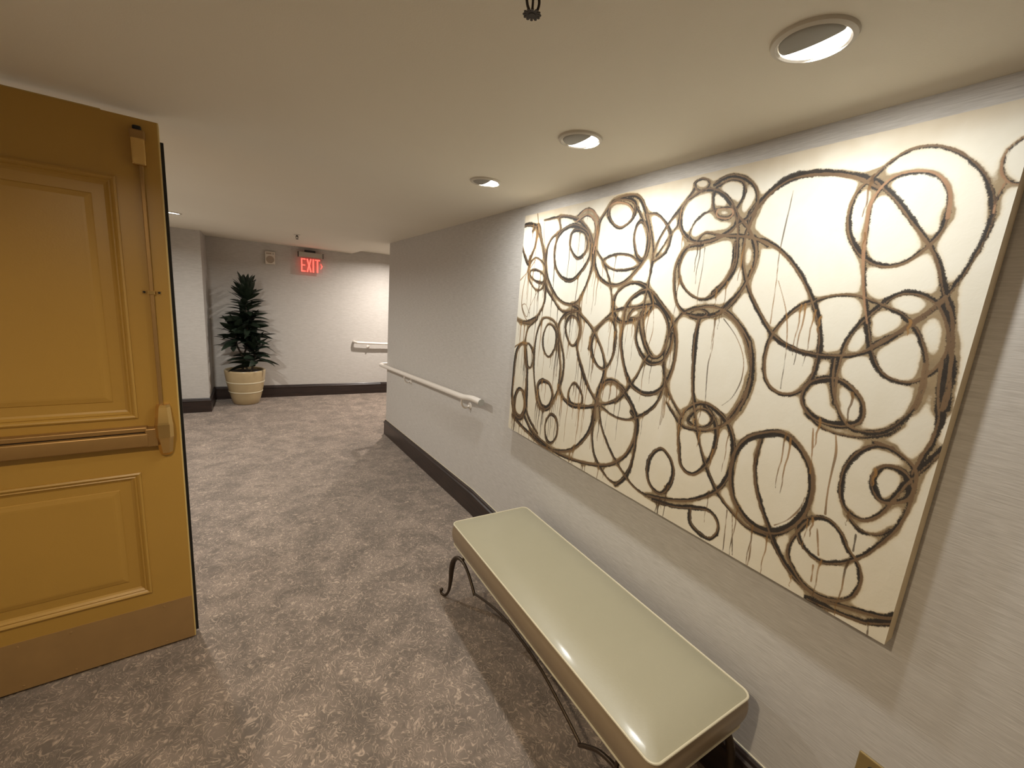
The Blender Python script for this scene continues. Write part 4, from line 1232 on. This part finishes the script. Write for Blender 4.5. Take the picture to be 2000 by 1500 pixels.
# ------------------------------------------------------------------ potted dracaena
def build_plant():
    px, py, pz = -0.150, 7.095, ZL
    root = thing('potted_dracaena', 'tall dark green dracaena in a round banded tan pot, by the back wall corner', 'potted plant', (px, py, pz))
    bm = bmesh.new()
    prof = [(0.0, 0.0), (0.150, 0.0), (0.165, 0.012), (0.190, 0.10), (0.214, 0.20), (0.236, 0.31), (0.250, 0.41), (0.256, 0.47), (0.256, 0.492), (0.250, 0.500), (0.238, 0.500), (0.230, 0.492), (0.226, 0.45), (0.0, 0.44)]
    lathe(bm, prof, 56)
    bmesh.ops.remove_doubles(bm, verts=bm.verts, dist=1e-5)
    pot = obj('pot', bm, M_pot, root, smooth=True)
    for zz in (0.186, 0.330):
        rr = np.interp(zz, [0.012, 0.10, 0.20, 0.31, 0.41], [0.165, 0.190, 0.214, 0.236, 0.250])
        bm = bmesh.new()
        lathe(bm, [(rr - 0.004, -0.010), (rr + 0.002, -0.007), (rr + 0.0045, 0.0), (rr + 0.004, 0.006), (rr - 0.002, 0.010)], 56, org=(0, 0, zz))
        obj('band', bm, M_band, pot, smooth=True)
    bm = bmesh.new()
    rows = []
    bmesh.ops.create_circle(bm, cap_ends=True, segments=40, radius=0.227)
    bmesh.ops.translate(bm, verts=bm.verts, vec=(0, 0, 0.462))
    obj('soil', bm, M_soil, root)
    # leaf material
    m, nt, b = new_mat('dracaena_leaf')
    v = coords(nt)
    c = mixc(nt, noise(nt, v, 12, 3), srgb(24, 32, 25), srgb(42, 54, 40))
    nt.links.new(c, b.inputs['Base Color'])
    b.inputs['Roughness'].default_value = 0.35
    b.inputs['Specular IOR Level'].default_value = 0.5

    def leaf_mesh(length, width, droop, fold):
        bm = bmesh.new()
        N = 8
        ang = 0.0
        x = z = 0.0
        rows = []
        for i in range(N + 1):
            t = i / N
            w = width * (math.sin(PI * min(1, (t * 0.93 + 0.05)) ** 0.85)) * 0.5 + 0.002
            if i == N: w = 0.0015
            rows.append([bm.verts.new((x, -w, z + fold * w)), bm.verts.new((x, 0, z)), bm.verts.new((x, w, z + fold * w))])
            ang -= droop / N
            x += math.cos(ang) * length / N
            z += math.sin(ang) * length / N
        for a, b2 in zip(rows, rows[1:]):
            bm.faces.new((a[0], a[1], b2[1], b2[0])); bm.faces.new((a[1], a[2], b2[2], b2[1]))
        for f in bm.faces: f.smooth = True
        me = bpy.data.meshes.new('leaf')
        bm.to_mesh(me); bm.free()
        me.materials.append(m)
        return me
    leafs = [leaf_mesh(0.30, 0.088, d, 0.25) for d in (0.12, 0.4, 0.75)]
    rnd = random.Random(11)
    # stems: foot, crown axis, then leaf whorls (z0, z1, count, elevation low/high, size low/high)
    stems = [
        ((-0.035, 0.02), (0.040, 0.00), 1.70, [(0.88, 1.24, 44, 0, 24, 1.28, 1.02), (1.20, 1.50, 36, 20, 38, 0.88, 0.80), (1.48, 1.64, 36, 34, 70, 0.80, 0.86)]),
        ((0.03, 0.03), (-0.09, -0.05), 1.12, [(0.82, 1.14, 30, -2, 58, 1.15, 0.78)]),
        ((0.075, -0.04), (0.125, -0.05), 0.86, [(0.62, 0.88, 34, 0, 60, 1.14, 0.76)]),
    ]
    for (bx, by), (tx, ty), z1, whorls in stems:
        bm = bmesh.new()
        zm = 0.45 + (whorls[0][0] - 0.45) * 0.6
        C = catmull([(bx, by, 0.45), (bx + (tx - bx) * 0.4, by + (ty - by) * 0.4, zm), (tx, ty, whorls[0][0] + 0.05), (tx, ty, z1)], False, 5)
        tube(bm, C, [0.016 - 0.008 * i / (len(C) - 1) for i in range(len(C))], 8)
        st = obj('stem', bm, M_stem, root, smooth=True)
        seq = []
        for (za, zb_, cnt, e0, e1, s0, s1) in whorls:
            for k in range(cnt):
                t = k / (cnt - 1)
                seq.append((za + (zb_ - za) * t, e0 + (e1 - e0) * t, s0 + (s1 - s0) * t, t))
        if len(whorls) == 1 and z1 < 1.0:
            seq += [(0.55, 10, 1.3, 0), (0.555, 22, 1.2, 0)]
        for k, (z, e, L, t) in enumerate(seq):
            a = k * 2.39996 + rnd.uniform(-0.25, 0.25)
            if k >= len(seq) - 2 and z < 0.56: a = PI + (0.15 if z > 0.53 else -0.2)
            el = math.radians(e + rnd.uniform(-9, 9))
            L *= rnd.uniform(0.88, 1.1)
            # keep away from the wall behind
            reach = 0.30 * L * math.cos(el)
            yy = ty + math.sin(a) * reach
            if yy > 0.19: el = max(el, math.acos(max(0.05, min(1, (0.19 - ty) / (0.30 * L * max(0.01, math.sin(a)))))))
            me = leafs[0 if e > 35 else rnd.choice((0, 1, 1, 2))]
            o = bpy.data.objects.new('leaf', me)
            COL.objects.link(o)
            o.parent = st
            o.location = (tx, ty, z)
            o.rotation_mode = 'XYZ'
            o.rotation_euler = (rnd.uniform(-0.75, 0.75), -el, a)
            o.scale = (L, L * rnd.uniform(0.8, 1.1), L)
    # a few long low leaves reaching left out of the shorter stem
    return root


build_plant()
